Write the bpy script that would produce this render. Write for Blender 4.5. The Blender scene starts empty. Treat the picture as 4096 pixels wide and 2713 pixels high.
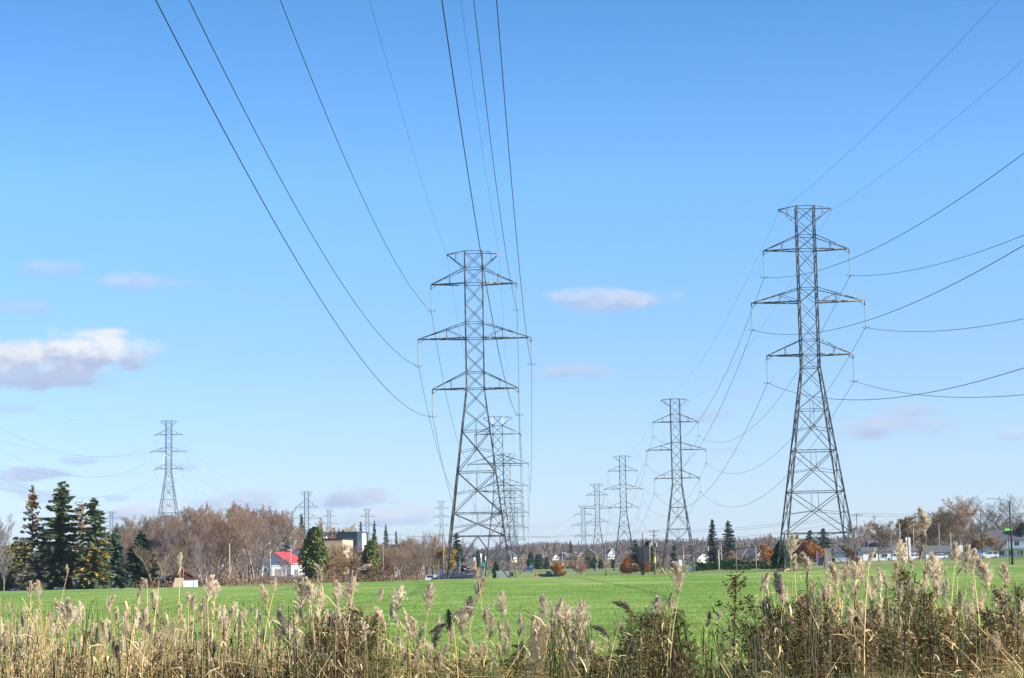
import bpy, math, random
import numpy as np
rng = np.random.default_rng(7)
random.seed(7)
rad = math.radians
sc = bpy.context.scene
COL = sc.collection

# ---------------------------------------------------------------- camera
FPX = 7800.0                      # focal length in pixels of the 4096-wide photograph
TH = math.atan(916 / FPX); RO = rad(1.03)
CAM = np.array([0.0, 0.0, 1.6])
fw = np.array([0, math.cos(TH), math.sin(TH)]); u0 = np.array([0, -math.sin(TH), math.cos(TH)]); r0 = np.array([1.0, 0, 0])
RV = r0 * math.cos(RO) - u0 * math.sin(RO); UV = u0 * math.cos(RO) + r0 * math.sin(RO)
from mathutils import Matrix, Vector
cd = bpy.data.cameras.new('camera'); cam = bpy.data.objects.new('camera', cd); COL.objects.link(cam)
cd.sensor_width = 36; cd.lens = 36 * FPX / 4096; cd.clip_start = 0.5; cd.clip_end = 30000
M = Matrix(((RV[0], UV[0], -fw[0], CAM[0]), (RV[1], UV[1], -fw[1], CAM[1]), (RV[2], UV[2], -fw[2], CAM[2]), (0, 0, 0, 1)))
cam.matrix_world = M
sc.camera = cam

def at(x, y, d):
    """point seen at photo pixel (x, y) standing d metres away"""
    v = fw * FPX + RV * (x - 2048) - UV * (y - 1356.5)
    return CAM + v * (d / v[1])
def ss(a, b, v):
    t = np.clip((v - a) / (b - a), 0, 1); return t * t * (3 - 2 * t)
def gz(X, Y):
    X = np.asarray(X, float); Y = np.asarray(Y, float); Yp = np.maximum(Y, 1.0); U_ = X / Yp
    z = (0.30 + 0.38 * ss(-28, 4, X)) * np.exp(-((Y - 195) / 38) ** 2) * ss(-34, -14, X) * (1 - 0.4 * ss(30, 70, X))
    z = z + 0.05 * np.sin(X * 0.11 + Y * 0.05) * ss(60, 120, Y) * (1 - ss(250, 320, Y))
    z = z - 1.1 * ss(215, 390, Y) * (1 - ss(26, 46, X)) * (1 - ss(480, 880, Y) * ss(-45, -10, X))
    z = z - 0.5 * ss(240, 400, Y) * ss(45, 80, -X)
    z = z + 0.85 * ss(780, 930, Y) * ss(-45, -10, X)
    z = z + 0.75 * ss(12, 45, X) * ss(190, 260, Y) * (1 - ss(300, 480, Y) * (1 - ss(60, 90, X)))
    z = z + 1.1 * ss(45, 110, X) * ss(300, 540, Y)
    z = z + 19 * np.exp(-((U_ + 0.170) / 0.042) ** 2) * ss(440, 820, Y) * (1 - ss(1000, 1600, Y))
    z = z + 1.3 * ss(0.03, 0.07, -U_) * ss(405, 560, Y)
    z = z + 6.0 * ss(980, 1450, Y) + 13 * ss(1400, 3000, Y) + 4 * np.sin(X * 0.004 + 1) * ss(1700, 2600, Y)
    return z
def g(X, Y): return float(gz(X, Y))
def gp(x, d, y=2300):
    """ground point under photo column x, d metres away"""
    p = at(x, y, d); return np.array([p[0], d, g(p[0], d)])
def C1(a, b): return a / 2.851, 1850 + b / 2.851
def C2(a, b): return 800 + a / 2.851, 1850 + b / 2.851
def C3(a, b): return 1600 + a / 2.851, 1850 + b / 2.851
def C4(a, b): return 2400 + a / 2.851, 1850 + b / 2.851
def C5(a, b): return 3200 + a / 2.643, 1850 + b / 2.643

# ---------------------------------------------------------------- materials
def mat(name, col, rough=0.8, col2=None, scale=5.0, rand=0.0, trans=0.0, metal=0.0, bump=0.0, detail=4, spec=0.3, lo=0.35, hi=0.65, coord='Object', stretch=None):
    m = bpy.data.materials.new(name); m.use_nodes = True
    nt = m.node_tree; N = nt.nodes; L = nt.links
    b = N['Principled BSDF']; out = N['Material Output']
    b.inputs['Roughness'].default_value = rough; b.inputs['Metallic'].default_value = metal
    b.inputs['Specular IOR Level'].default_value = spec
    b.inputs['Base Color'].default_value = (*col, 1)
    src = None
    if col2 is not None or bump:
        tc = N.new('ShaderNodeTexCoord'); no = N.new('ShaderNodeTexNoise')
        no.inputs['Scale'].default_value = scale; no.inputs['Detail'].default_value = detail; no.inputs['Roughness'].default_value = 0.6
        if stretch:
            mp = N.new('ShaderNodeMapping'); mp.inputs['Scale'].default_value = stretch
            L.new(tc.outputs[coord], mp.inputs['Vector']); L.new(mp.outputs[0], no.inputs['Vector'])
        else:
            L.new(tc.outputs[coord], no.inputs['Vector'])
    if col2 is not None:
        r = N.new('ShaderNodeValToRGB'); r.color_ramp.elements[0].position = lo; r.color_ramp.elements[1].position = hi
        r.color_ramp.elements[0].color = (*col, 1); r.color_ramp.elements[1].color = (*col2, 1)
        L.new(no.outputs['Fac'], r.inputs['Fac']); src = r.outputs['Color']
    if rand:
        oi = N.new('ShaderNodeObjectInfo'); hs = N.new('ShaderNodeHueSaturation')
        mr = N.new('ShaderNodeMapRange'); mr.inputs['To Min'].default_value = 1 - rand; mr.inputs['To Max'].default_value = 1 + rand
        L.new(oi.outputs['Random'], mr.inputs['Value']); L.new(mr.outputs[0], hs.inputs['Value'])
        mh = N.new('ShaderNodeMapRange'); mh.inputs['To Min'].default_value = 0.5 - rand * 0.05; mh.inputs['To Max'].default_value = 0.5 + rand * 0.05
        ml = N.new('ShaderNodeMath'); ml.operation = 'FRACT'; mm = N.new('ShaderNodeMath'); mm.operation = 'MULTIPLY'; mm.inputs[1].default_value = 7.31
        L.new(oi.outputs['Random'], mm.inputs[0]); L.new(mm.outputs[0], ml.inputs[0]); L.new(ml.outputs[0], mh.inputs['Value']); L.new(mh.outputs[0], hs.inputs['Hue'])
        if src: L.new(src, hs.inputs['Color'])
        else: hs.inputs['Color'].default_value = (*col, 1)
        src = hs.outputs['Color']
    if src: L.new(src, b.inputs['Base Color'])
    if bump:
        bp = N.new('ShaderNodeBump'); bp.inputs['Strength'].default_value = bump
        L.new(no.outputs['Fac'], bp.inputs['Height']); L.new(bp.outputs['Normal'], b.inputs['Normal'])
    if trans:
        t = N.new('ShaderNodeBsdfTranslucent'); mx = N.new('ShaderNodeMixShader'); mx.inputs[0].default_value = trans
        t.inputs['Color'].default_value = (*col, 1)
        if src: L.new(src, t.inputs['Color'])
        L.new(b.outputs[0], mx.inputs[1]); L.new(t.outputs[0], mx.inputs[2]); L.new(mx.outputs[0], out.inputs['Surface'])
    return m

MT = {}
MT['steel'] = mat('weathered_steel', (0.02, 0.028, 0.042), 0.6, (0.155, 0.145, 0.13), 1.1, metal=0.0, detail=8, lo=0.45, hi=0.62)
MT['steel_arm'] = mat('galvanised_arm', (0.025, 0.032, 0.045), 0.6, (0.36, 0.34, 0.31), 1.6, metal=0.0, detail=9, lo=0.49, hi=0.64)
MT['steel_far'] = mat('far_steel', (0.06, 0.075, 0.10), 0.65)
MT['glass_ins'] = mat('insulator_glass', (0.52, 0.56, 0.56), 0.25, spec=0.6)
MT['wire'] = mat('conductor', (0.03, 0.034, 0.04), 0.55, metal=0.3)
MT['white'] = mat('white_paint', (0.74, 0.74, 0.73), 0.6, (0.64, 0.64, 0.62), 0.8)
MT['siding'] = mat('white_siding', (0.72, 0.73, 0.75), 0.6, (0.62, 0.63, 0.66), 0.5, stretch=(0.2, 0.2, 9))
MT['red_roof'] = mat('red_metal_roof', (0.55, 0.045, 0.04), 0.5, (0.46, 0.05, 0.045), 0.7)
MT['grey_roof'] = mat('grey_shingle', (0.085, 0.085, 0.09), 0.85, (0.13, 0.125, 0.125), 1.5)
MT['brown_roof'] = mat('brown_shingle', (0.13, 0.09, 0.07), 0.85, (0.17, 0.12, 0.1), 1.5)
MT['maroon'] = mat('maroon_siding', (0.10, 0.025, 0.03), 0.7)
MT['navy'] = mat('navy_cladding', (0.018, 0.035, 0.055), 0.5, (0.03, 0.05, 0.075), 2.0, stretch=(6, 6, 0.1))
MT['dark'] = mat('dark_trim', (0.03, 0.025, 0.028), 0.7)
MT['pane'] = mat('window_glass', (0.03, 0.04, 0.05), 0.12, spec=0.6)
MT['wood'] = mat('pole_wood', (0.14, 0.115, 0.09), 0.85, (0.24, 0.21, 0.18), 1.5, stretch=(8, 8, 0.4))
MT['pale_wood'] = mat('treated_pole_wood', (0.30, 0.31, 0.22), 0.85, (0.38, 0.37, 0.29), 1.5, stretch=(8, 8, 0.4))
MT['grey_metal'] = mat('grey_metal', (0.26, 0.27, 0.28), 0.45, (0.34, 0.35, 0.36), 1.0, metal=0.2)
MT['dark_metal'] = mat('dark_metal', (0.012, 0.018, 0.022), 0.5)
MT['asphalt'] = mat('asphalt', (0.075, 0.075, 0.08), 0.9, (0.1, 0.1, 0.1), 2)
MT['path'] = mat('path_concrete', (0.36, 0.33, 0.28), 0.9, (0.30, 0.28, 0.25), 1)
MT['rubber'] = mat('rubber', (0.015, 0.015, 0.016), 0.8)
MT['chrome'] = mat('wheel_metal', (0.45, 0.46, 0.48), 0.35, metal=0.7)
MT['tail'] = mat('tail_lamp', (0.5, 0.02, 0.02), 0.3)
MT['lamp'] = mat('headlamp', (0.75, 0.77, 0.8), 0.2)
MT['orange'] = mat('orange_plastic', (0.85, 0.16, 0.03), 0.6)
MT['yellow'] = mat('yellow_paint', (0.8, 0.55, 0.03), 0.5)
MT['green_sign'] = mat('green_sign', (0.05, 0.28, 0.2), 0.5)
MT['lime_sign'] = mat('lime_sign', (0.2, 0.75, 0.03), 0.5)
MT['purple'] = mat('purple_banner', (0.12, 0.05, 0.32), 0.7)
MT['blue'] = mat('blue_plastic', (0.02, 0.07, 0.42), 0.5)
MT['bark'] = mat('bark_grey_brown', (0.12, 0.098, 0.08), 0.9, (0.27, 0.245, 0.215), 1.5, rand=0.25)
MT['birch'] = mat('birch_bark', (0.55, 0.53, 0.5), 0.8, (0.35, 0.33, 0.31), 3)
MT['twig'] = mat('twigs', (0.175, 0.118, 0.08), 0.9, (0.27, 0.19, 0.13), 0.35, rand=0.3)
MT['twig_grey'] = mat('grey_twigs', (0.17, 0.15, 0.145), 0.9, (0.24, 0.21, 0.20), 0.35, rand=0.25)
MT['twig_red'] = mat('reddish_twigs', (0.19, 0.108, 0.072), 0.9, (0.27, 0.165, 0.11), 0.35, rand=0.25)
MT['tan_leaf'] = mat('tan_leaves', (0.26, 0.17, 0.085), 0.8, (0.38, 0.26, 0.13), 0.6, trans=0.2)
MT['orange_leaf'] = mat('orange_leaves', (0.42, 0.17, 0.035), 0.8, (0.3, 0.09, 0.04), 0.8, trans=0.25, rand=0.15)
MT['gold_leaf'] = mat('golden_larch', (0.52, 0.36, 0.05), 0.8, (0.34, 0.24, 0.05), 0.8, trans=0.25)
MT['yellow_leaf'] = mat('yellow_green_leaves', (0.16, 0.18, 0.045), 0.8, (0.30, 0.23, 0.06), 0.5, trans=0.25)
MT['spruce'] = mat('spruce_needles', (0.085, 0.13, 0.06), 0.7, (0.18, 0.24, 0.10), 0.9, trans=0.28, rand=0.15)
MT['blue_spruce'] = mat('blue_spruce_needles', (0.06, 0.115, 0.085), 0.7, (0.12, 0.18, 0.12), 0.9, trans=0.28, rand=0.1)
MT['dark_spruce'] = mat('dark_spruce_needles', (0.03, 0.07, 0.035), 0.7, (0.06, 0.12, 0.05), 0.9, trans=0.28, rand=0.1)
MT['larch_dark'] = mat('larch_needles', (0.09, 0.105, 0.08), 0.8, (0.15, 0.14, 0.09), 1.2, trans=0.3)
MT['cedar'] = mat('cedar_leaves', (0.04, 0.075, 0.015), 0.7, (0.15, 0.18, 0.035), 0.8, rand=0.1)
MT['hedge'] = mat('hedge_leaves', (0.03, 0.07, 0.018), 0.7, (0.06, 0.12, 0.03), 0.8, rand=0.1)
MT['brush'] = mat('dry_brush', (0.17, 0.10, 0.055), 0.9, (0.26, 0.17, 0.09), 0.4, trans=0.1)
MT['brush_olive'] = mat('olive_brush', (0.13, 0.12, 0.05), 0.9, (0.2, 0.16, 0.07), 0.15, trans=0.1)
MT['plume'] = mat('reed_plume', (0.56, 0.44, 0.29), 0.9, (0.84, 0.71, 0.53), 3, trans=0.35, rand=0.2)
MT['plume_shade_tone'] = mat('shade_toned_reed_plume', (0.12, 0.10, 0.095), 0.9, (0.27, 0.21, 0.16), 3, trans=0.25, rand=0.2)  # shade of silhouetted plumes painted into the base colour
MT['stalk'] = mat('reed_stalk', (0.60, 0.42, 0.16), 0.65, (0.82, 0.64, 0.33), 1.5, rand=0.2)
MT['leaf_tan'] = mat('reed_leaf', (0.52, 0.37, 0.14), 0.75, (0.76, 0.58, 0.27), 2, trans=0.35, rand=0.25)
MT['leaf_olive'] = mat('olive_reed_leaf', (0.065, 0.085, 0.02), 0.75, (0.20, 0.19, 0.06), 2, trans=0.3, rand=0.25)
MT['weed'] = mat('dead_weed_leaves', (0.06, 0.05, 0.018), 0.85, (0.46, 0.33, 0.15), 14, trans=0.18, rand=0.4, lo=0.45, hi=0.6)
MT['weed_stem'] = mat('weed_stem', (0.10, 0.06, 0.035), 0.85, rand=0.2)
MT['grass_blade'] = mat('grass_blades', (0.155, 0.26, 0.035), 0.7, (0.28, 0.39, 0.10), 0.35, trans=0.38, detail=6)
MT['rough_grass'] = mat('rough_grass', (0.10, 0.17, 0.03), 0.75, (0.62, 0.50, 0.24), 7, trans=0.3, lo=.44, hi=.56)
MT['stone'] = mat('stone', (0.30, 0.27, 0.23), 0.9, (0.16, 0.145, 0.13), 6)

def brick_mat():
    m = mat('buff_brick', (0.5, 0.38, 0.24)); nt = m.node_tree; N = nt.nodes; L = nt.links
    tc = N.new('ShaderNodeTexCoord'); mp = N.new('ShaderNodeMapping'); mp.inputs['Rotation'].default_value = (rad(90), 0, 0)
    bt = N.new('ShaderNodeTexBrick'); bt.inputs['Scale'].default_value = 1.0
    bt.inputs['Brick Width'].default_value = 0.8; bt.inputs['Row Height'].default_value = 0.3; bt.inputs['Mortar Size'].default_value = 0.02
    bt.inputs['Color1'].default_value = (0.56, 0.43, 0.25, 1); bt.inputs['Color2'].default_value = (0.42, 0.30, 0.17, 1); bt.inputs['Mortar'].default_value = (0.5, 0.4, 0.28, 1)
    L.new(tc.outputs['Object'], mp.inputs[0]); L.new(mp.outputs[0], bt.inputs['Vector']); L.new(bt.outputs['Color'], N['Principled BSDF'].inputs['Base Color'])
    return m
MT['brick'] = brick_mat()
_paint = {}
def paint(c):
    k = tuple(c)
    if k not in _paint: _paint[k] = mat('car_paint', c, 0.25, spec=0.6)
    return _paint[k]

# ---------------------------------------------------------------- mesh helpers
class MB:
    def __init__(s): s.v = []; s.n = 0; s.f = {3: [], 4: []}; s.fm = {3: [], 4: []}
    def add(s, v, f, mi=0):
        v = np.asarray(v, float).reshape(-1, 3); f = np.asarray(f, int)
        k = f.shape[1]; s.v.append(v); s.f[k].append(f + s.n); s.fm[k].append(np.full(len(f), mi)); s.n += len(v); return s
    def build(s, name, mats, parent=None, smooth=False, loc=None):
        me = bpy.data.meshes.new(name)
        v = np.concatenate(s.v) if s.v else np.zeros((0, 3))
        F = []; FM = []
        for k in (3, 4):
            if s.f[k]: F.append(np.concatenate(s.f[k])); FM.append(np.concatenate(s.fm[k]))
        me.vertices.add(len(v)); me.vertices.foreach_set('co', v.ravel())
        nl = sum(f.size for f in F); np_ = sum(len(f) for f in F)
        me.loops.add(nl); me.polygons.add(np_)
        me.loops.foreach_set('vertex_index', np.concatenate([f.ravel() for f in F]))
        tot = np.concatenate([np.full(len(f), f.shape[1]) for f in F]); st = np.concatenate([[0], np.cumsum(tot)[:-1]])
        me.polygons.foreach_set('loop_start', st); me.polygons.foreach_set('loop_total', tot)
        me.polygons.foreach_set('material_index', np.concatenate(FM))
        me.polygons.foreach_set('use_smooth', np.full(np_, smooth))
        for m in (mats if isinstance(mats, (list, tuple)) else [mats]): me.materials.append(m)
        me.update(calc_edges=True); me.validate()
        return link(name, me, parent, loc)
    def tubes(s, A, B, ra, rb=None, n=4, mi=0):
        A = np.atleast_2d(A).astype(float); B = np.atleast_2d(B).astype(float); N = len(A)
        ra = np.broadcast_to(np.asarray(ra, float), (N,)); rb = ra if rb is None else np.broadcast_to(np.asarray(rb, float), (N,))
        d = B - A; l = np.linalg.norm(d, axis=1, keepdims=True); l[l == 0] = 1; d = d / l
        ref = np.where(np.abs(d[:, 2:3]) < 0.9, np.array([[0, 0, 1.0]]), np.array([[0, 1.0, 0]]))
        u = np.cross(ref, d); u /= np.linalg.norm(u, axis=1, keepdims=True); w = np.cross(d, u)
        a = (np.arange(n) + 0.5) * 2 * math.pi / n; ca, sa = np.cos(a), np.sin(a)
        off = u[:, None] * ca[None, :, None] + w[:, None] * sa[None, :, None]
        k = math.sqrt(2) if n == 4 else 1.0
        v = np.concatenate([A[:, None] + off * ra[:, None, None] * k, B[:, None] + off * rb[:, None, None] * k], axis=1).reshape(-1, 3)
        i = np.arange(n); j = (i + 1) % n
        f = np.stack([i, j, j + n, i + n], 1)[None] + (np.arange(N) * 2 * n)[:, None, None]
        s.add(v, f.reshape(-1, 4), mi)
        if n == 4 and N < 5000:
            f = np.array([[3, 2, 1, 0], [4, 5, 6, 7]])[None] + (np.arange(N) * 8)[:, None, None]
            s.f[4].append(f.reshape(-1, 4) + s.n - len(v)); s.fm[4].append(np.full(2 * N, mi))
        return s
    def cyl(s, a, b, r, r2=None, n=10, mi=0):
        s.tubes([a], [b], r, r2, n, mi)
        base = s.n - 2 * n; r2 = r if r2 is None else r2
        c0 = s.n; s.v.append(np.array([a, b], float)); s.n += 2
        i = np.arange(n); j = (i + 1) % n
        s.f[3].append(np.stack([j + base, i + base, np.full(n, c0)], 1)); s.f[3].append(np.stack([i + n + base, j + n + base, np.full(n, c0 + 1)], 1))
        s.fm[3] += [np.full(n, mi), np.full(n, mi)]; return s
    def box(s, c, sz, rz=0, mi=0, taper=(1, 1)):
        hx, hy, hz = sz[0] / 2, sz[1] / 2, sz[2] / 2; tx, ty = taper
        v = np.array([(-hx, -hy, -hz), (hx, -hy, -hz), (hx, hy, -hz), (-hx, hy, -hz), (-hx * tx, -hy * ty, hz), (hx * tx, -hy * ty, hz), (hx * tx, hy * ty, hz), (-hx * tx, hy * ty, hz)])
        cr, sr = math.cos(rz), math.sin(rz); v = v @ np.array([[cr, sr, 0], [-sr, cr, 0], [0, 0, 1]]) + np.array(c)
        s.add(v, [[0, 3, 2, 1], [4, 5, 6, 7], [0, 1, 5, 4], [1, 2, 6, 5], [2, 3, 7, 6], [3, 0, 4, 7]], mi); return s
    def quads(s, C, U, V, mi=0):
        """one quad per row: centre C, half axes U and V"""
        C, U, V = (np.atleast_2d(a) for a in (C, U, V)); n = len(C)
        v = np.stack([C - U - V, C + U - V, C + U + V, C - U + V], 1).reshape(-1, 3)
        s.add(v, (np.arange(n) * 4)[:, None] + np.arange(4)[None], mi); return s
    def ribbon(s, P, w, side, mi=0):
        P = np.asarray(P, float); w = np.asarray(w, float)[:, None]; side = np.asarray(side, float)
        n = len(P); v = np.concatenate([P - side * w, P + side * w]); i = np.arange(n - 1)
        s.add(v, np.stack([i, i + 1, i + 1 + n, i + n], 1), mi); return s

def link(name, me, parent=None, loc=None):
    o = bpy.data.objects.new(name, me); COL.objects.link(o)
    if parent: o.parent = parent
    if loc is not None: o.location = loc
    return o
def empty(name, loc, rz=0):
    o = link(name, None, None, loc); o.rotation_euler = (0, 0, rz); return o
def tag(o, label=None, cat=None, group=None, kind=None):
    if label: o['label'] = label
    if cat: o['category'] = cat
    if group: o['group'] = group
    if kind: o['kind'] = kind
    return o
def copy_tree(o, parent=None):
    c = o.copy(); COL.objects.link(c); c.parent = parent
    for ch in list(o.children): copy_tree(ch, c)
    return c
def rdir(n):
    v = rng.normal(size=(n, 3)); return v / np.linalg.norm(v, axis=1, keepdims=True)

# ---------------------------------------------------------------- world
SUN_DIR = np.array([0.90, -0.30, 0.0]); SUN_DIR /= np.linalg.norm(SUN_DIR); SUN_EL = rad(27)
w = bpy.data.worlds.new('World'); sc.world = w; w.use_nodes = True
nt = w.node_tree; N = nt.nodes; L = nt.links; N.clear()
wout = N.new('ShaderNodeOutputWorld'); bg = N.new('ShaderNodeBackground'); L.new(bg.outputs[0], wout.inputs[0])
bg.inputs['Strength'].default_value = 0.13
sky = N.new('ShaderNodeTexSky'); sky.sky_type = 'NISHITA'; sky.sun_disc = False
sky.sun_elevation = SUN_EL; sky.sun_rotation = math.atan2(SUN_DIR[0], SUN_DIR[1]); sky.air_density = 1.0; sky.dust_density = 0.2; sky.ozone_density = 2.0
def mth(op, a, b=None, clamp=False):
    n = N.new('ShaderNodeMath'); n.operation = op; n.use_clamp = clamp
    for i, x in enumerate((a, b)):
        if x is None: continue
        if isinstance(x, (int, float)): n.inputs[i].default_value = x
        else: L.new(x, n.inputs[i])
    return n.outputs[0]
def vmt(op, a, b):
    n = N.new('ShaderNodeVectorMath'); n.operation = op
    for i, x in enumerate((a, b)):
        if isinstance(x, tuple): n.inputs[i].default_value = x
        else: L.new(x, n.inputs[i])
    return n
tc = N.new('ShaderNodeTexCoord'); sep = N.new('ShaderNodeSeparateXYZ'); L.new(tc.outputs['Generated'], sep.inputs[0])
az = mth('ARCTAN2', sep.outputs[0], sep.outputs[1]); el = mth('ARCSINE', sep.outputs[2])
ramp = N.new('ShaderNodeValToRGB'); cr = ramp.color_ramp
mr = N.new('ShaderNodeMapRange'); mr.inputs['From Min'].default_value = 0; mr.inputs['From Max'].default_value = rad(20); L.new(el, mr.inputs[0]); L.new(mr.outputs[0], ramp.inputs[0])
SKYR = [(0.0, (0.40, 0.50, 0.78)), (0.137, (0.41, 0.49, 0.72)), (0.325, (0.39, 0.50, 0.66)), (0.57, (0.37, 0.58, 0.80)), (0.81, (0.26, 0.50, 0.715)), (1.0, (0.25, 0.48, 0.7))]
for i, (p, c) in enumerate(SKYR):
    e = cr.elements[i] if i < 2 else cr.elements.new(p)
    e.position = p; e.color = (*c, 1)
mul = N.new('ShaderNodeMix'); mul.data_type = 'RGBA'; mul.blend_type = 'MULTIPLY'; mul.inputs[0].default_value = 1
L.new(sky.outputs[0], mul.inputs[6]); L.new(ramp.outputs[0], mul.inputs[7])
cur = mul.outputs[2]
cb = N.new('ShaderNodeCombineXYZ'); L.new(az, cb.inputs[0]); L.new(el, cb.inputs[1])
def wnoise(sx, sy, detail, off=0.0):
    v = vmt('MULTIPLY', cb.outputs[0], (sx, sy, 0)); n = N.new('ShaderNodeTexNoise'); n.noise_dimensions = '2D'
    v2 = vmt('ADD', v.outputs[0], (off, off, 0)); L.new(v2.outputs[0], n.inputs['Vector']); n.inputs['Scale'].default_value = 1; n.inputs['Detail'].default_value = detail; n.inputs['Roughness'].default_value = 0.55
    return n.outputs['Fac']
n1 = mth('SUBTRACT', wnoise(48, 95, 6), 0.5); n2 = mth('SUBTRACT', wnoise(70, 110, 4, 9.7), 0.5)
K = 1.0 / 0.13
# photo x, y of the centre, half width, half height, density, whiteness, softness
CLOUDS = [(60, 1450, 440, 105, 1.0, 0.8, 0.95), (370, 1408, 260, 96, 1.0, 1.1, 0.95), (110, 1515, 420, 45, .85, 0.1, 0.8), (540, 1435, 110, 55, .5, 0.35, 1.0),
          (560, 1132, 230, 42, .55, .45, 1.2), (215, 1072, 160, 38, .45, .45, 1.2), (60, 1232, 190, 36, .4, .3, 1.2),
          (2400, 1195, 270, 56, .7, .6, 1.1), (2560, 1186, 170, 44, .6, .6, 1.1), (2290, 1483, 200, 42, .75, .3, 1.1),
          (3540, 1705, 280, 56, .8, .35, 1.1), (3650, 1640, 160, 36, .6, .3, 1.1), (4060, 1728, 90, 42, .45, .5, 1.0), (980, 1542, 60, 14, .3, .1, 1.1),
          (2950, 1573, 80, 16, .25, .1, 1.1), (2830, 1670, 160, 30, .4, .15, 1.1), (1430, 1995, 190, 48, .85, .3, .9), (1560, 2065, 280, 46, .75, .65, 1.0),
          (1000, 2010, 250, 52, .65, .4, 1.0), (1250, 2010, 110, 36, .55, .2, 1.0), (560, 2045, 190, 48, .8, .8, 1.0), (130, 1890, 140, 36, .75, .15, .9), (300, 1845, 90, 18, .45, .05, 1.0),
          (30, 1950, 90, 40, .5, .2, 1.0), (170, 1985, 150, 26, .4, .1, 1.0), (470, 1997, 70, 16, .5, .05, 1.0), (50, 1632, 110, 22, .35, .1, 1.1), (740, 1870, 60, 20, .4, .1, 1.0),
          (2120, 2110, 120, 34, .4, .6, 1.1), (1950, 2050, 90, 26, .4, .2, 1.0), (2720, 2175, 160, 22, .45, .9, 1.2), (2900, 1800, 120, 18, .25, .1, 1.1), (2480, 2098, 70, 14, .3, .05, 1.0)]
CW = (0.92, 0.95, 1.0); CG = (0.48, 0.58, 0.82)
for (x, y, hw, hh, den, wh, soft) in CLOUDS:
    p = at(x, y, 1000.0) - CAM; a = math.atan2(p[0], p[1]); e = math.asin(p[2] / np.linalg.norm(p))
    v = vmt('SUBTRACT', cb.outputs[0], (a, e, 0)); v = vmt('MULTIPLY', v.outputs[0], (FPX / hw, FPX / hh, 0))
    sp = N.new('ShaderNodeSeparateXYZ'); L.new(v.outputs[0], sp.inputs[0])
    dt = vmt('DOT_PRODUCT', v.outputs[0], v.outputs[0])
    q = mth('SUBTRACT', mth('ADD', 1.0, mth('MULTIPLY', n1, 2.5)), dt.outputs['Value'])
    m_ = N.new('ShaderNodeMapRange'); m_.interpolation_type = 'SMOOTHSTEP'; m_.inputs['From Min'].default_value = -0.1; m_.inputs['From Max'].default_value = soft; m_.inputs['To Max'].default_value = den
    L.new(q, m_.inputs[0])
    s_ = N.new('ShaderNodeMapRange'); s_.interpolation_type = 'SMOOTHSTEP'; s_.inputs['From Min'].default_value = -0.9; s_.inputs['From Max'].default_value = 0.5; s_.inputs['To Max'].default_value = wh
    L.new(mth('ADD', sp.outputs[1], mth('MULTIPLY', n2, 2.2)), s_.inputs[0])
    cm = N.new('ShaderNodeMix'); cm.data_type = 'RGBA'; L.new(s_.outputs[0], cm.inputs[0])
    cm.inputs[6].default_value = (*[c * K * 0.45 for c in CG], 1); cm.inputs[7].default_value = (*[c * K * 0.45 for c in CW], 1)
    mx = N.new('ShaderNodeMix'); mx.data_type = 'RGBA'; L.new(m_.outputs[0], mx.inputs[0]); L.new(cur, mx.inputs[6]); L.new(cm.outputs[2], mx.inputs[7]); cur = mx.outputs[2]
L.new(cur, bg.inputs['Color'])
w.cycles.sampling_method = 'MANUAL'; w.cycles.sample_map_resolution = 512
sl = bpy.data.lights.new('sun', 'SUN'); sl.energy = 5.0; sl.angle = rad(0.5); sl.color = (1.0, 0.94, 0.85)
so = bpy.data.objects.new('sun', sl); COL.objects.link(so)
sd = Vector((SUN_DIR[0] * math.cos(SUN_EL), SUN_DIR[1] * math.cos(SUN_EL), math.sin(SUN_EL)))
so.rotation_euler = sd.to_track_quat('Z', 'Y').to_euler(); so.location = (0, 0, 100)
sc.view_settings.view_transform = 'Standard'; sc.view_settings.look = 'None'; sc.view_settings.exposure = 1.1
sc.cycles.max_bounces = 4; sc.cycles.diffuse_bounces = 2; sc.cycles.glossy_bounces = 2; sc.cycles.transmission_bounces = 4; sc.cycles.transparent_max_bounces = 4
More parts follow.
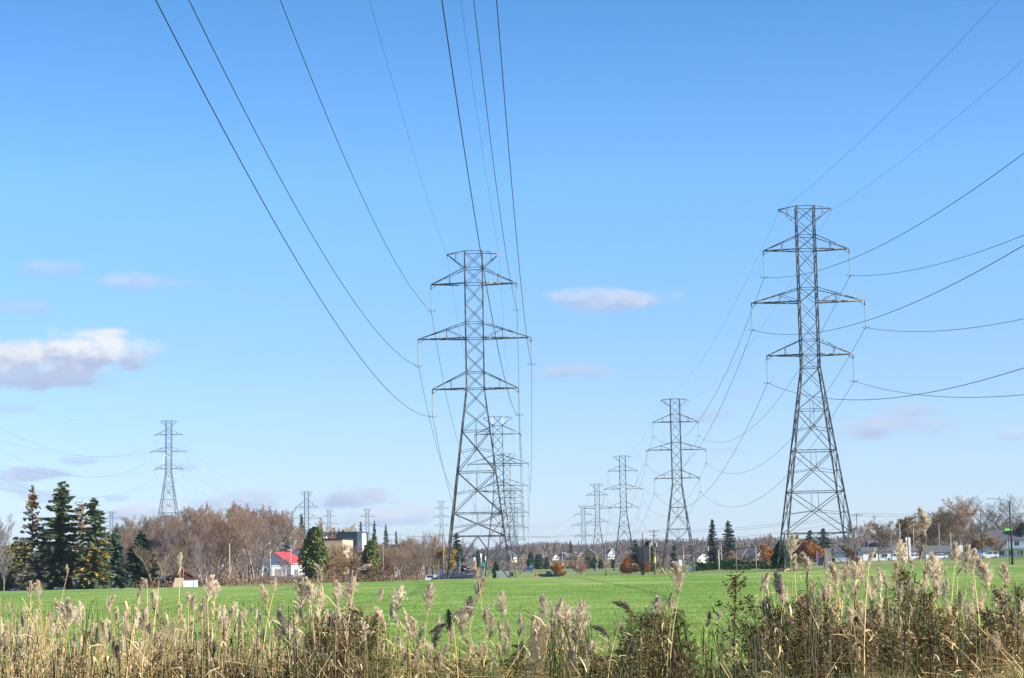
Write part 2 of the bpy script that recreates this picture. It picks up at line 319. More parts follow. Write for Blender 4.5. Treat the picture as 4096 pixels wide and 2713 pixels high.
# ---------------------------------------------------------------- ground
def field_mat():
    m = mat('field_grass', (0.08, 0.2, 0.03), 0.9, spec=0.15); nt = m.node_tree; N = nt.nodes; L = nt.links; b = N['Principled BSDF']
    tc = N.new('ShaderNodeTexCoord')
    def noise(scale, det, st=None):
        n = N.new('ShaderNodeTexNoise'); n.inputs['Scale'].default_value = scale; n.inputs['Detail'].default_value = det; n.inputs['Roughness'].default_value = 0.65
        if st:
            mp = N.new('ShaderNodeMapping'); mp.inputs['Scale'].default_value = st; L.new(tc.outputs['Object'], mp.inputs[0]); L.new(mp.outputs[0], n.inputs['Vector'])
        else: L.new(tc.outputs['Object'], n.inputs['Vector'])
        return n.outputs['Fac']
    def ramp(f, c0, c1, lo, hi):
        r = N.new('ShaderNodeValToRGB'); r.color_ramp.elements[0].position = lo; r.color_ramp.elements[1].position = hi
        r.color_ramp.elements[0].color = (*c0, 1); r.color_ramp.elements[1].color = (*c1, 1); L.new(f, r.inputs[0]); return r.outputs[0]
    def mix(f, a, b_, mode='MIX'):
        x = N.new('ShaderNodeMix'); x.data_type = 'RGBA'; x.blend_type = mode
        if isinstance(f, float): x.inputs[0].default_value = f
        else: L.new(f, x.inputs[0])
        L.new(a, x.inputs[6]); L.new(b_, x.inputs[7]); return x.outputs[2]
    near = ramp(noise(0.6, 10), (0.125, 0.245, 0.028), (0.28, 0.40, 0.10), 0.36, 0.64)
    patch = ramp(noise(0.05, 3, (1, 0.35, 1)), (0.105, 0.21, 0.02), (0.30, 0.35, 0.10), 0.4, 0.6)
    near = mix(0.5, near, patch)
    band = ramp(noise(0.22, 2, (.12, 1.0, 1)), (0.68, 0.76, 0.6), (1.18, 1.12, 1.2), 0.42, 0.58); near = mix(0.8, near, band, 'MULTIPLY')
    far = ramp(noise(0.06, 6, (1, 0.2, 1)), (0.13, 0.215, 0.045), (0.245, 0.25, 0.085), 0.35, 0.65)
    sp = N.new('ShaderNodeSeparateXYZ'); L.new(tc.outputs['Object'], sp.inputs[0])
    ad = N.new('ShaderNodeMath'); ad.operation = 'MULTIPLY_ADD'; ad.inputs[1].default_value = 60; L.new(noise(0.02, 3), ad.inputs[0]); L.new(sp.outputs[1], ad.inputs[2])
    mr = N.new('ShaderNodeMapRange'); mr.inputs['From Min'].default_value = 255; mr.inputs['From Max'].default_value = 300; L.new(ad.outputs[0], mr.inputs[0])
    c = mix(mr.outputs[0], near, far)
    # rough brownish strip under the reeds
    md = N.new('ShaderNodeMapRange'); md.inputs['From Min'].default_value = 52; md.inputs['From Max'].default_value = 46; L.new(ad.outputs[0], md.inputs[0])
    dirt = ramp(noise(1.2, 8), (0.06, 0.075, 0.02), (0.20, 0.16, 0.08), 0.4, 0.62)
    c = mix(md.outputs[0], c, dirt)
    # brown leaf litter under the wood
    ml = N.new('ShaderNodeMath'); ml.operation = 'MULTIPLY_ADD'; ml.inputs[1].default_value = 0.042; L.new(sp.outputs[1], ml.inputs[0]); L.new(sp.outputs[0], ml.inputs[2])
    m1 = N.new('ShaderNodeMapRange'); m1.inputs['From Min'].default_value = 1; m1.inputs['From Max'].default_value = -4; L.new(ml.outputs[0], m1.inputs[0])
    m2 = N.new('ShaderNodeMapRange'); m2.inputs['From Min'].default_value = 398; m2.inputs['From Max'].default_value = 404; L.new(sp.outputs[1], m2.inputs[0])
    m3 = N.new('ShaderNodeMath'); m3.operation = 'MULTIPLY'; L.new(m1.outputs[0], m3.inputs[0]); L.new(m2.outputs[0], m3.inputs[1])
    m4 = N.new('ShaderNodeMapRange'); m4.inputs['From Min'].default_value = 940; m4.inputs['From Max'].default_value = 990; L.new(sp.outputs[1], m4.inputs[0])
    m5 = N.new('ShaderNodeMath'); m5.operation = 'MAXIMUM'; L.new(m3.outputs[0], m5.inputs[0]); L.new(m4.outputs[0], m5.inputs[1])
    litter = ramp(noise(0.3, 6), (0.10, 0.075, 0.045), (0.17, 0.12, 0.08), 0.4, 0.6)
    c = mix(m5.outputs[0], c, litter)
    L.new(c, b.inputs['Base Color'])
    bp = N.new('ShaderNodeBump'); bp.inputs['Strength'].default_value = 0.8; bp.inputs['Distance'].default_value = 0.2
    L.new(noise(3.0, 10), bp.inputs['Height']); L.new(bp.outputs[0], b.inputs['Normal'])
    return m
MT['field'] = field_mat()
ys = np.concatenate([np.arange(-80, 20, 10), np.arange(20, 320, 3.0), np.arange(320, 1000, 10.0), np.geomspace(1000, 14000, 60)])
xh = np.concatenate([np.arange(0, 120, 3.0), np.geomspace(120, 9000, 60)])
xs = np.concatenate([-xh[:0:-1], xh])
XX, YY = np.meshgrid(xs, ys); ZZ = gz(XX, YY)
b = MB(); nx, ny = len(xs), len(ys)
i = np.arange(nx - 1)[None] + (np.arange(ny - 1) * nx)[:, None]; i = i.ravel()
b.add(np.stack([XX, YY, ZZ], -1).reshape(-1, 3), np.stack([i, i + 1, i + 1 + nx, i + nx], 1))
tag(b.build('ground', MT['field'], smooth=True), kind='structure')

def strip(name, pts, width, m, lift=0.05, kind='structure'):
    P = []
    for (a, c) in zip(pts[:-1], pts[1:]):
        for t in np.linspace(0, 1, 24, endpoint=False): P.append((a[0] + (c[0] - a[0]) * t, a[1] + (c[1] - a[1]) * t))
    P.append(pts[-1]); P = np.array(P, float); d = np.gradient(P, axis=0); d /= np.linalg.norm(d, axis=1, keepdims=True)
    nrm = np.stack([-d[:, 1], d[:, 0]], 1); rows = []
    for s in np.linspace(-.5, .5, 5):
        q = P + nrm * width * s; rows.append(np.stack([q[:, 0], q[:, 1], gz(q[:, 0], q[:, 1]) + lift], 1))
    n = len(P); v = np.concatenate(rows); f = []
    for r in range(4):
        k = np.arange(n - 1) + r * n; f.append(np.stack([k, k + n, k + n + 1, k + 1], 1))
    o = MB().add(v, np.concatenate(f)).build(name, m); return tag(o, kind=kind)
strip('road', [(-11.5, 372), (-13, 420), (-14.3, 600), (-18.3, 850), (-23, 1100)], 7.5, MT['asphalt'], 0.07)
strip('car_park', [(-34, 398), (-14, 402), (-4, 404)], 18, MT['asphalt'], 0.06)
strip('cross_road', [(-20, 812), (0, 810), (30, 806), (60, 800)], 7, MT['asphalt'], 0.08)
strip('street', [(60, 520), (90, 528), (150, 535), (230, 540)], 9, MT['asphalt'], 0.07)
strip('footpath', [(30, 232), (60, 230), (100, 226), (160, 218)], 2.0, MT['path'], 0.07)

# ---------------------------------------------------------------- pylons
KIND = {'A': dict(lv=[0, 2.2, 4.3, 7.0, 9.5, 11.6, 13.8, 16.1, 18.3], arms=[(4.3, 2.2, 5.7), (11.6, 9.5, 7.5), (18.3, 16.1, 5.7)], waist=18.3, slope=.245),
        'B': dict(lv=[0, 1.95, 3.9, 5.8, 8.4, 11.0, 12.9, 15.4, 17.9, 19.9, 21.6], arms=[(5.8, 3.9, 5.7), (12.8, 11.0, 7.5), (19.9, 17.9, 5.7)], waist=21.6, slope=.27),
        'C': dict(lv=[0, 2.6, 5.2, 8.6, 12.0, 15.0, 18.0, 21.0, 24.0], arms=[(8.6, 5.2, 6.2), (15.0, 12.0, 7.8), (21.0, 18.0, 6.2)], waist=24.0, slope=.27)}
def ins_string(bm, a, bpt, n=13, lod=1):
    a = np.array(a, float); bpt = np.array(bpt, float); d = bpt - a
    bm.cyl(a, bpt, 0.025, n=4)
    if lod:
        for k in range(n):
            c = a + d * (k + .5) / n; bm.cyl(c - d * .012, c + d * .022, 0.15, 0.05, n=8)
    else: bm.cyl(a + d * .05, bpt - d * .05, 0.10, n=5)
def pylon(name, xtop, ytop, d, kind, label, group, rot=0.0, dead=False, lod=1):
    """returns the attachment points of the conductors"""
    p = at(xtop, ytop, d); zb = g(p[0], p[1]); H = p[2] - zb; K_ = KIND[kind]
    root = empty(name, (p[0], p[1], zb), rot); tag(root, label, 'pylon', group)
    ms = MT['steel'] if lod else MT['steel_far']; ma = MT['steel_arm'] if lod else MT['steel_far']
    f = 1.0 if lod else 1.25
    def w(dn): return 1.175 + max(0, dn - K_['waist']) * K_['slope'] / 2
    lv = list(K_['lv']); 
    if lv[-1] < K_['waist']: lv.append(K_['waist'])
    z = lv[-1]; ext = []
    for step in (2.8, 2.8):
        z += step; lv.append(z)
    big = []
    while H - z > 9.0:
        z += 5.4 if d < 1000 else 5.6; big.append(z)
    if H - z > 4.5 and H - z > 7.9: z += 3; big.append(z)
    CN = [(-1, -1), (1, -1), (1, 1), (-1, 1)]
    def pt(c, dn): return np.array([c[0] * w(dn), c[1] * w(dn), H - dn])
    for c in CN:
        m = MB(); m.tubes([pt(c, H), pt(c, K_['waist'])], [pt(c, K_['waist']), pt(c, 0)], [.11 * f, .08 * f], [.085 * f, .065 * f])
        m.cyl(pt(c, H) + np.array([0, 0, -.5]), pt(c, H) + np.array([0, 0, .25]), .35, n=8)
        leg = m.build('leg', ms, root)
    # bracing
    A = []; B = []; R = []
    def bar(a, b_, r): A.append(a); B.append(b_); R.append(r * f * .85)
    faces = [(CN[0], CN[1]), (CN[1], CN[2]), (CN[2], CN[3]), (CN[3], CN[0])]
    ring = {a[0] for a in K_['arms']} | {a[1] for a in K_['arms']} | {0, K_['waist']}
    for (a, b_) in faces:
        for l0, l1 in zip(lv[:-1], lv[1:]):
            bar(pt(a, l0), pt(b_, l1), .04); bar(pt(b_, l0), pt(a, l1), .035)
        for l in lv:
            if l in ring or l == lv[-1]: bar(pt(a, l), pt(b_, l), .045)
        prev = lv[-1]
        mid = (pt(a, prev) + pt(b_, prev)) / 2; prev2 = lv[-2]; x_ = (pt(a, (prev + prev2) / 2) + pt(b_, (prev + prev2) / 2)) / 2
        bar(mid, x_, .025)
        for l in big:
            wa, wb = w(prev), w(l); t = wa / (wa + wb); lc = prev + (l - prev) * t
            xc = pt(a, prev) + (pt(b_, l) - pt(a, prev)) * t
            bar(pt(a, prev), pt(b_, l), .055); bar(pt(b_, prev), pt(a, l), .05)
            bar(pt(a, lc + .45), xc, .035); bar(pt(b_, lc + .45), xc, .035)
            bar((pt(a, prev) + pt(b_, prev)) / 2, xc, .03); bar(pt(a, l), pt(b_, l), .06)
            prev = l
        m0 = (pt(a, prev) + pt(b_, prev)) / 2
        bar(m0, pt(a, H), .055); bar(m0, pt(b_, H), .055)
        if H - prev > 5:
            h = (H + prev) / 2; qa = (m0 + pt(a, H)) / 2; qb = (m0 + pt(b_, H)) / 2
            bar(pt(a, h), qa, .04); bar(pt(b_, h), qb, .04); bar(qa, pt(a, prev), .03); bar(qb, pt(b_, prev), .03)
    m = MB(); m.tubes(A, B, R); m.build('bracing', ms, root)
    # earth wire bracket
    for s in (-1, 1):
        m = MB(); tip = np.array([s * 3.5, 0, H - .25])
        for q in (-1, 1):
            m.tubes([pt((s, q), 0), pt((s, q), lv[1])], [tip, tip], .045 * f)
            m.tubes([(tip + pt((s, q), 0)) / 2], [(tip + pt((s, q), lv[1])) / 2], .025 * f)
        m.cyl(tip, tip + np.array([0, 0, -.35]), .05, n=5)
        m.build('earth_wire_bracket', ma, root)
    out = {}
    for ai, (dn, up, hw) in enumerate(K_['arms']):
        m = MB()
        for s in (-1, 1):
            tip = np.array([s * hw, 0, H - dn]); 
            for q in (-1, 1):
                lo, hi = pt((s, q), dn), pt((s, q), up)
                m.tubes([lo], [tip], .085 * f, .07 * f); m.tubes([hi], [tip], .05 * f)
                t = .55 if ai != 1 else .6
                a1, a2 = tip + (lo - tip) * t, tip + (hi - tip) * t
                m.tubes([a1], [a2], .035 * f)
                if ai == 1: m.tubes([a2], [lo], .03 * f)
            for t in (.33, .66): m.tubes([tip + (pt((s, -1), dn) - tip) * t], [tip + (pt((s, 1), dn) - tip) * t], .03)
            m.tubes([tip], [tip + np.array([0, 0, -.6])], .06 * f); m.tubes([tip + np.array([-s * .8, 0, 0])], [tip + np.array([0, 0, -.6])], .03 * f)
            n_ = ('L' if s < 0 else 'R') + 'TMB'[ai]
            if dead:
                mi = MB()
                for q in (-1, 1): ins_string(mi, tip, tip + np.array([0, q * 3.3, -.25]), lod=0); mi.tubes([tip + np.array([0, q * 3.3, -.25])], [tip + np.array([0, q * 1.2, -2.6])], .03)
                mi.tubes([tip + np.array([0, -1.2, -2.6])], [tip + np.array([0, 1.2, -2.6])], .03)
                mi.build('insulator', MT['glass_ins'], root); out[n_] = tip + np.array([0, 0, -.3])
            else:
                mi = MB(); e = tip + np.array([0, 0, -3.45]); ins_string(mi, tip + np.array([0, 0, -.6]), e, lod=lod)
                io = mi.build('insulator', MT['glass_ins'], root)
                if lod and d < 600:
                    mc = MB(); mc.tubes([e, e + [-.5, 0, .0], e + [.5, 0, 0]], [e + [0, 0, -.3], e + [-.25, 0, -.22], e + [.25, 0, -.22]], .035)
                    mc.tubes([e + [0, -.55, -.2]], [e + [0, .55, -.2]], .05); mc.build('clamp', MT['steel'], io)
                out[n_] = tip + np.array([0, 0, -3.6])
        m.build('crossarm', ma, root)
    for s, n_ in ((-1, 'SL'), (1, 'SR')): out[n_] = np.array([s * 3.5, 0, H - .6])
    c, s = math.cos(rot), math.sin(rot); R_ = np.array([[c, -s, 0], [s, c, 0], [0, 0, 1]])
    base = np.array([p[0], p[1], zb])
    return root, H, {k: base + R_ @ v for k, v in out.items()}

gl = 'lattice pylons of the line running away past the parked cars'
gr = 'lattice pylons of the line right of the billboard'
T = [pylon('lattice_pylon', 1893, 1009, 257, 'A', 'large rusty grey lattice pylon standing over the parked cars, tallest of the central line', gl),
     pylon('lattice_pylon', 1990, 1667, 479, 'A', 'lattice pylon directly behind the large central one, with two white panels near its top', gl),
     pylon('lattice_pylon', 2027, 1816, 716, 'A', 'third lattice pylon of the central line counted from the field', gl, lod=1),
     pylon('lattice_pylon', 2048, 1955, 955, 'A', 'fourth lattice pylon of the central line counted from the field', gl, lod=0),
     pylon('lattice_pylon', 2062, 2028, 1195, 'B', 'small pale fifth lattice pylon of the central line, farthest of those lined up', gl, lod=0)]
Rr = [pylon('lattice_pylon', 3218, 829, 257, 'B', 'tallest lattice pylon in the photo, rising behind the densest reeds', gr, rot=-0.03),
      pylon('lattice_pylon', 2699, 1596, 489, 'B', 'second tallest lattice pylon of the billboard line, standing by the trimmed hedge', gr),
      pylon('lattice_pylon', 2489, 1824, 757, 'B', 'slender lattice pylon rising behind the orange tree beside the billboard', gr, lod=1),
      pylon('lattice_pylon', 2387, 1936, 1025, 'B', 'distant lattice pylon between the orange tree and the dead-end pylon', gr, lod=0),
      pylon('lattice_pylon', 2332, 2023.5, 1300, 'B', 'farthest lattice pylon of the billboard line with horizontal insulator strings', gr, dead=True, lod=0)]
gf = 'distant lattice pylons above the bare wood and the western roofs'
FL = pylon('lattice_pylon', 675, 1683, 805, 'B', 'lattice pylon on the wooded hill carrying a small white dish antenna', gf, lod=1)
FA = pylon('lattice_pylon', 1226, 1967, 1100, 'C', 'dark pylon top with spread head above the bare wood behind the brick building', gf, dead=True, lod=0)
FB = pylon('lattice_pylon', 446, 2047, 1650, 'B', 'faint pylon top beyond the golden larches and small blue spruce', gf, lod=0)
FC = pylon('lattice_pylon', 1469, 2036, 1500, 'B', 'faint pylon above the dark navy building and its small spruce', gf, lod=0)
FD = pylon('lattice_pylon', 1316, 2040, 1750, 'B', 'faintest pylon head showing through bare branches by the dark roof', gf, lod=0)
FE = pylon('lattice_pylon', 1765, 2005, 1590, 'B', 'pale pylon just above the tall wooden pole by the parked cars', gf, lod=0)
# antennas fixed to pylons
m = MB(); m.cyl((-1.3, -1.9, 0), (-1.3, -1.5, 0), .62, .5, n=14); m.tubes([(-1.2, -1.5, 0)], [(-1.0, -1.1, 0)], .08); o = m.build('dish_antenna', MT['white'], FL[0], loc=(0, 0, FL[1] - 14.4))
m = MB(); m.box((-1.9, -1.3, -2.2), (.32, .25, 2.6)); o = m.build('panel_antenna', MT['white'], FL[0], loc=(0, 0, FL[1] - 14.4))
for s in (-1, 1):
    m = MB(); m.box((s * 1.25, -1.35, -1.0), (.35, .3, 1.7)); m.build('panel_antenna', MT['white'], T[1][0], loc=(0, 0, T[1][1]))

def catenary(a, b_, sag, n=28):
    t = np.linspace(0, 1, n)[:, None]; P = a * (1 - t) + b_ * t; P[:, 2] -= (4 * sag * t * (1 - t))[:, 0]; return P
def wire(name, pts_list, r, label, group, cat='power line'):
    m = MB()
    for P in pts_list: m.tubes(P[:-1], P[1:], r, n=5)
    return tag(m.build(name, MT['wire'], smooth=True), label, cat, group)
def end_pts(ends, P, par):
    X0, Y0, Z0, rot = par; c, s = math.cos(rot), math.sin(rot); o = {}
    hws = {'LT': -5.7, 'RT': 5.7, 'LM': -7.5, 'RM': 7.5, 'LB': -5.7, 'RB': 5.7, 'SL': -3.5, 'SR': 3.5}
    for k, v in ends.items(): o[k] = np.array([X0 + hws[k] * c, Y0 + hws[k] * s, Z0 + (v[2] - P)])
    return o
NM = {'LT': ('upper', 'western'), 'RT': ('upper', 'eastern'), 'LM': ('middle', 'western'), 'RM': ('middle', 'eastern'), 'LB': ('lower', 'western'), 'RB': ('lower', 'eastern')}
def row(towers, start, par, sag, ssag, sags, desc, group, cr_=.027):
    P = towers[0][0].location[2] + towers[0][1]
    s0 = end_pts(start, P, par) if par is not None else None
    for k in ('LT', 'RT', 'LM', 'RM', 'LB', 'RB', 'SL', 'SR'):
        sh = k[0] == 'S'; L_ = []
        if s0: L_.append(catenary(s0[k], towers[0][2][k], ssag if sh else sag, 60))
        for (a, b_, sg) in zip(towers[:-1], towers[1:], sags): L_.append(catenary(a[2][k], b_[2][k], sg * (.5 if sh else 1)))
        if sh: wire('earth_wire', L_, cr_ * .42, 'thin earth wire off the %s tip of the flat top of %s' % ('western' if k == 'SL' else 'eastern', desc), group)
        else: wire('conductor', L_, cr_, 'conductor from the %s tip of the %s crossarm of %s' % (NM[k][1], NM[k][0], desc), group)
row(T, T[0][2], (-9.86, -11.3, 59.38, -.065), 9.15, 4.5, (9, 9, 9, 9), 'the central pylon line', 'wires of the central pylon line')
row(Rr, Rr[0][2], (40.32, -.7, 44.6, -.115), 8.96, 3.8, (9, 10, 10, 10), 'the billboard pylon line', 'wires of the billboard pylon line')
row([FL, FA], FL[2], (-148.87, 526.8, 53.65, 3.1392 - 2 * math.pi), 7.7, 4.7, (9,), 'the wooded hill pylon', 'wires of the hill pylon', .019)
for k in ('LT', 'RT', 'LM', 'RM'):
    wire('conductor', [catenary(FA[2][k], FC[2][k], 9), catenary(FC[2][k], FE[2][k], 6)], .03, 'faint conductor of the %s arm, %s side, sagging between small faraway pylons' % (NM[k][0], NM[k][1]), 'wires between the faraway pylons')
for k, j in (('LT', 'LM'), ('LM', 'LB')):
    wire('conductor', [catenary(Rr[4][2][k], T[4][2]['R' + k[1]], 5)], .035, 'nearly level conductor joining the dead-end pylon to the central line, %s one' % NM[k][0], 'level wires between the two lines')
# ---------------------------------------------------------------- trees
def skeleton(H, spread, seed, levels=4, up=0.55, first=.25, nb=9, trunks=1, twig=1.0, lk=1.0):
    """segments (a, b, ra, rb) of a bare deciduous tree, split in wood and twigs"""
    r = random.Random(seed); wood = []; tw = []
    def grow(p, d, L, rad_, lev):
        n = 4 if lev < 2 else 3; q = p.copy(); dd = d.copy(); pts = [p]
        for i in range(n):
            dd = dd + np.array([r.gauss(0, .13), r.gauss(0, .13), r.gauss(.04, .08)]); dd /= np.linalg.norm(dd)
            q2 = q + dd * L / n; ra = rad_ * (1 - i / n * .6); rb = rad_ * (1 - (i + 1) / n * .6)
            (wood if lev < 3 else tw).append((q, q2, ra, rb)); q = q2; pts.append(q)
        if lev >= levels: return
        k = {0: nb, 1: 7, 2: 7, 3: 5}.get(lev, 4)
        for i in range(int(k * (twig if lev >= 2 else 1))):
            t = (first if lev == 0 else .15) + (1 - (first if lev == 0 else .15)) * (i + r.random()) / k
            t = min(t, .999); s = int(t * n); f = t * n - s; b0 = pts[s] + (pts[s + 1] - pts[s]) * f
            a = r.random() * 2 * math.pi; out = np.array([math.cos(a), math.sin(a), 0])
            nd = out * spread * (1.15 - .45 * t) + np.array([0, 0, up + .5 * t]) + dd * .35; nd /= np.linalg.norm(nd)
            ln = L * {0: .66, 1: .55, 2: .5, 3: .5}[lev] * (1.2 - .6 * t) * r.uniform(.75, 1.2) * (lk if lev == 0 else 1)
            grow(b0, nd, ln, max(rad_ * (.5 if lev < 2 else .45) * (1 - .4 * t), .012), lev + 1)
    for k in range(trunks):
        a = r.random() * 6.28; tl = np.array([math.cos(a), math.sin(a), 0]) * (.0 if trunks == 1 else .28)
        grow(np.array([0., 0, 0]), np.array([0, 0, 1.]) + tl, H * .82, H * .0165 / math.sqrt(trunks), 0)
    return wood, tw
def segs(m, S, n, scale=1.0):
    if not S: return
    A = np.array([s[0] for s in S]); B = np.array([s[1] for s in S]); m.tubes(A, B, np.array([s[2] for s in S]) * scale, np.array([s[3] for s in S]) * scale, n)
def bare_tree(name, H, spread, seed, twigm, barkm=None, leaf=None, leafn=0, leafs=.12, levels=4, fat=1.0, **kw):
    root = empty(name, (0, 0, 0)); wood, tw = skeleton(H, spread, seed, levels, **kw)
    zmax = max(s[1][2] for s in wood + tw); k = H / zmax
    def sc_(S): return [(a * k, b_ * k, ra, rb) for a, b_, ra, rb in S]
    wood, tw = sc_(wood), sc_(tw)
    thr = min(.045, max(s[2] for s in wood) * .5); m = MB(); big = [s for s in wood if s[2] > thr]; small = [s for s in wood if s[2] <= thr]
    segs(m, big, 6); m.build('trunk', barkm or MT['bark'], root, smooth=True)
    m = MB(); segs(m, small, 3); segs(m, tw, 3, 1.05 * fat)
    mats = [twigm]
    if leaf:
        mats.append(leaf); tips = np.array([s[1] for s in tw] + [s[1] for s in small]); sel = tips[rng.integers(0, len(tips), leafn)] + rng.normal(0, .10 + leafs, (leafn, 3))
        u = rdir(leafn); v = np.cross(u, rdir(leafn)); v /= np.linalg.norm(v, axis=1, keepdims=True)
        sz = rng.uniform(.6, 1.3, (leafn, 1)) * leafs; m.quads(sel, u * sz * .75, v * sz * .5, 1)
    m.build('crown', mats, root)
    return root
def conifer(name, H, R, seed, m_, barkm=None, droop=.25, dens=1.0, shape=.85, bare=.03, gap=0, spray=1.0, top_m=None, low_m=None):
    r = random.Random(seed); root = empty(name, (0, 0, 0))
    m = MB(); m.cyl((0, 0, 0), (0, 0, H * .97), H * .017, .02, n=7); m.build('trunk', barkm or MT['bark'], root, smooth=True)
    C = []; U = []; V = []; MI = []; A = []; B = []; RR = []
    nw = int(H * 3.6 * dens)
    for i in range(nw):
        t = bare + (1 - bare) * (i + r.random()) / nw; z = H * t
        if gap and r.random() < gap * (.3 + t * .7): continue
        for k in range(r.randint(4, 6)):
            z = H * t + r.uniform(-.6, .5) * min(1, H / 12); L = R * (1 - t) ** shape * r.uniform(.62, 1.12) + .12; a = r.random() * 6.283
            d = np.array([math.cos(a), math.sin(a), 0]); lift = .35 * t - droop * (1 - t) + r.uniform(-.16, .16)
            ns = max(4, int(L / .14 * dens * .9)); mi = 0
            if top_m and t > .72 + r.uniform(-.1, .1): mi = 1
            if low_m and (t < .62 and r.random() < (.65 if seed == 13 else .3)): mi = 2
            A.append((0, 0, z)); B.append((d * L + np.array([0, 0, z + lift * L]))); RR.append(.018 + .006 * L)
            for s in range(ns):
                f = (s + .5 + r.uniform(-.3, .3)) / ns; f = max(.08, f)
                wd = (.16 + .26 * L * (1 - f) * .6) * spray
                c = d * L * f + np.array([0, 0, z + lift * L * f - .12 * L * f * f + r.uniform(-.05, .05)])
                side = np.array([-d[1], d[0], r.uniform(-.3, .3)]); fwd_ = d + np.array([r.uniform(-.3, .3), r.uniform(-.3, .3), r.uniform(-.5, .15)])
                C.append(c + side * r.uniform(-1, 1) * wd * .5); U.append(side * wd * .7 * r.uniform(.6, 1.2)); V.append(fwd_ * .15 * r.uniform(.7, 1.4) * (1 + .4 * spray)); MI.append(mi)
                if r.random() < .5: C.append(c + np.array([0, 0, -.08])); U.append(fwd_ * .15 * spray); V.append(np.array([r.uniform(-.2, .2), r.uniform(-.2, .2), -.12 * r.uniform(.6, 1.6)])); MI.append(mi)
    m = MB(); C, U, V, MI = map(np.array, (C, U, V, MI))
    m.tubes(np.array(A), np.array(B), np.array(RR), .006, 3, 3)
    for k in (0, 1, 2):
        s = MI == k
        if s.any(): m.quads(C[s], U[s], V[s], k)
    m.build('crown', [m_, top_m or m_, low_m or m_, MT['bark']], root)
    return root
def cedar(name, H, R, seed, m_, n=9000, lob=7, leaf=.12, trunk=True, squat=1.0):
    """dense leafy crown of leaf faces on several overlapping lobes"""
    r = np.random.default_rng(seed); root = empty(name, (0, 0, 0))
    m = MB(); m.cyl((0, 0, 0), (0, 0, H * .6), H * .02 + .03, .03, n=6)
    for k in range(7):
        a = k * 2.4; m.tubes([(0, 0, H * (.1 + .07 * k))], [(R * .7 * math.cos(a), R * .7 * math.sin(a), H * (.2 + .09 * k))], .04, .01, 4)
    m.build('trunk', MT['bark'], root)
    cs = []
    for k in range(lob * 4):
        t = r.random(); a = r.random() * 6.28; rr = R * (1 - abs(t - .35) ** 1.5 * 1.3) * .8 * squat
        cs.append((math.cos(a) * rr * r.random() ** .5, math.sin(a) * rr * r.random() ** .5, H * (.08 + .84 * t), R * r.uniform(.34, .6) * (1.1 - .55 * t)))
    cs.append((0, 0, H * .93, R * .22)); cs = np.array(cs); pk = r.integers(0, len(cs), n); c = cs[pk]
    d = r.normal(size=(n, 3)); d /= np.linalg.norm(d, axis=1, keepdims=True)
    ne = n // 3; zt = r.random(ne) ** .8; ae = r.random(ne) * 6.283; re_ = R * np.clip(np.sin(np.pi * (.16 + .8 * zt)) ** .8, 0, 1) * (1 + .16 * np.sin(ae * 3 + zt * 9) + .1 * np.sin(ae * 7 - zt * 17)) * r.uniform(.6, 1.0, ne) * .86
    PE = np.stack([re_ * np.cos(ae), re_ * np.sin(ae), H * (.04 + .94 * zt)], 1)
    P = c[:, :3] + d * (c[:, 3:4] * (r.random((n, 1)) ** .35)) * np.array([1, 1, 1.45]); P = np.concatenate([P[ne:], PE]); P = P[P[:, 2] > .15]; P[:, 2] = np.minimum(P[:, 2], H)
    k = len(P); u = rdir(k); v = np.cross(u, rdir(k)); sz = r.uniform(.6, 1.4, (k, 1)) * leaf
    m = MB(); m.quads(P, u * sz, v * sz); m.build('crown', m_, root); return root
def place(o, x, d, rz=None, s=1.0, sz=None, sink=.05, z=None):
    p = gp(x, d); o.location = (p[0], p[1], (p[2] if z is None else z) - sink); o.rotation_euler = (0, 0, rng.uniform(0, 6.28) if rz is None else rz)
    o.scale = (s, s, sz or s); return o

# trees of the group by the blue car
SG = 1.93       # built small, set up this much larger
def h_at(c, d):      # height above ground of photo pixel c at depth d, in units of the scaled tree
    d = d * SG; p = at(c[0], c[1], d); return (p[2] - g(p[0], d)) / SG
def place_g(o, x, d): return place(o, x, d * SG, s=SG)
t = conifer('larch_tree', h_at(C1(365, 300), 205), 2.8, 11, MT['larch_dark'], dens=.95, droop=.08, shape=.75, gap=.18, spray=.8, top_m=MT['tan_leaf'])
tag(place_g(t, C1(365, 0)[0], 205), 'thin dark larch with rusty top, nearest the blue car', 'tree')
t = conifer('spruce_tree', h_at(C1(715, 255), 206), 3.9, 12, MT['spruce'], dens=1.25, droop=.2, shape=.62, gap=.12, spray=1.1)
tag(place_g(t, C1(690, 0)[0], 206), 'broad green spruce, tallest tree of the group near the grey box', 'tree')
t = conifer('larch_tree', h_at(C1(935, 365), 207), 2.6, 13, MT['tan_leaf'], dens=.8, droop=.05, shape=.6, gap=.3, spray=.75, low_m=MT['gold_leaf'])
tag(place_g(t, C1(930, 0)[0], 207), 'half bare larch with golden yellow lower boughs', 'tree')
t = conifer('spruce_tree', h_at(C1(1072, 412), 204), 2.5, 14, MT['spruce'], dens=1.15, droop=.2, shape=.6, gap=.2, spray=1.0, low_m=MT['gold_leaf'])
tag(place_g(t, C1(1070, 0)[0], 204), 'narrow green spruce tangled with yellow larch foliage on a pale trunk', 'tree')
t = conifer('blue_spruce_tree', h_at(C1(1300, 760), 208), 2.0, 15, MT['blue_spruce'], dens=1.5, shape=.8)
tag(place_g(t, C1(1315, 0)[0], 208), 'blue green spruce between the golden larches and the dark spruce', 'tree')
t = conifer('spruce_tree', h_at(C1(1605, 790), 210), 2.8, 16, MT['dark_spruce'], dens=1.9, shape=.85, spray=1.1)
tag(place_g(t, C1(1615, 0)[0], 210), 'dense dark pyramid spruce standing beside the small sheds', 'tree')
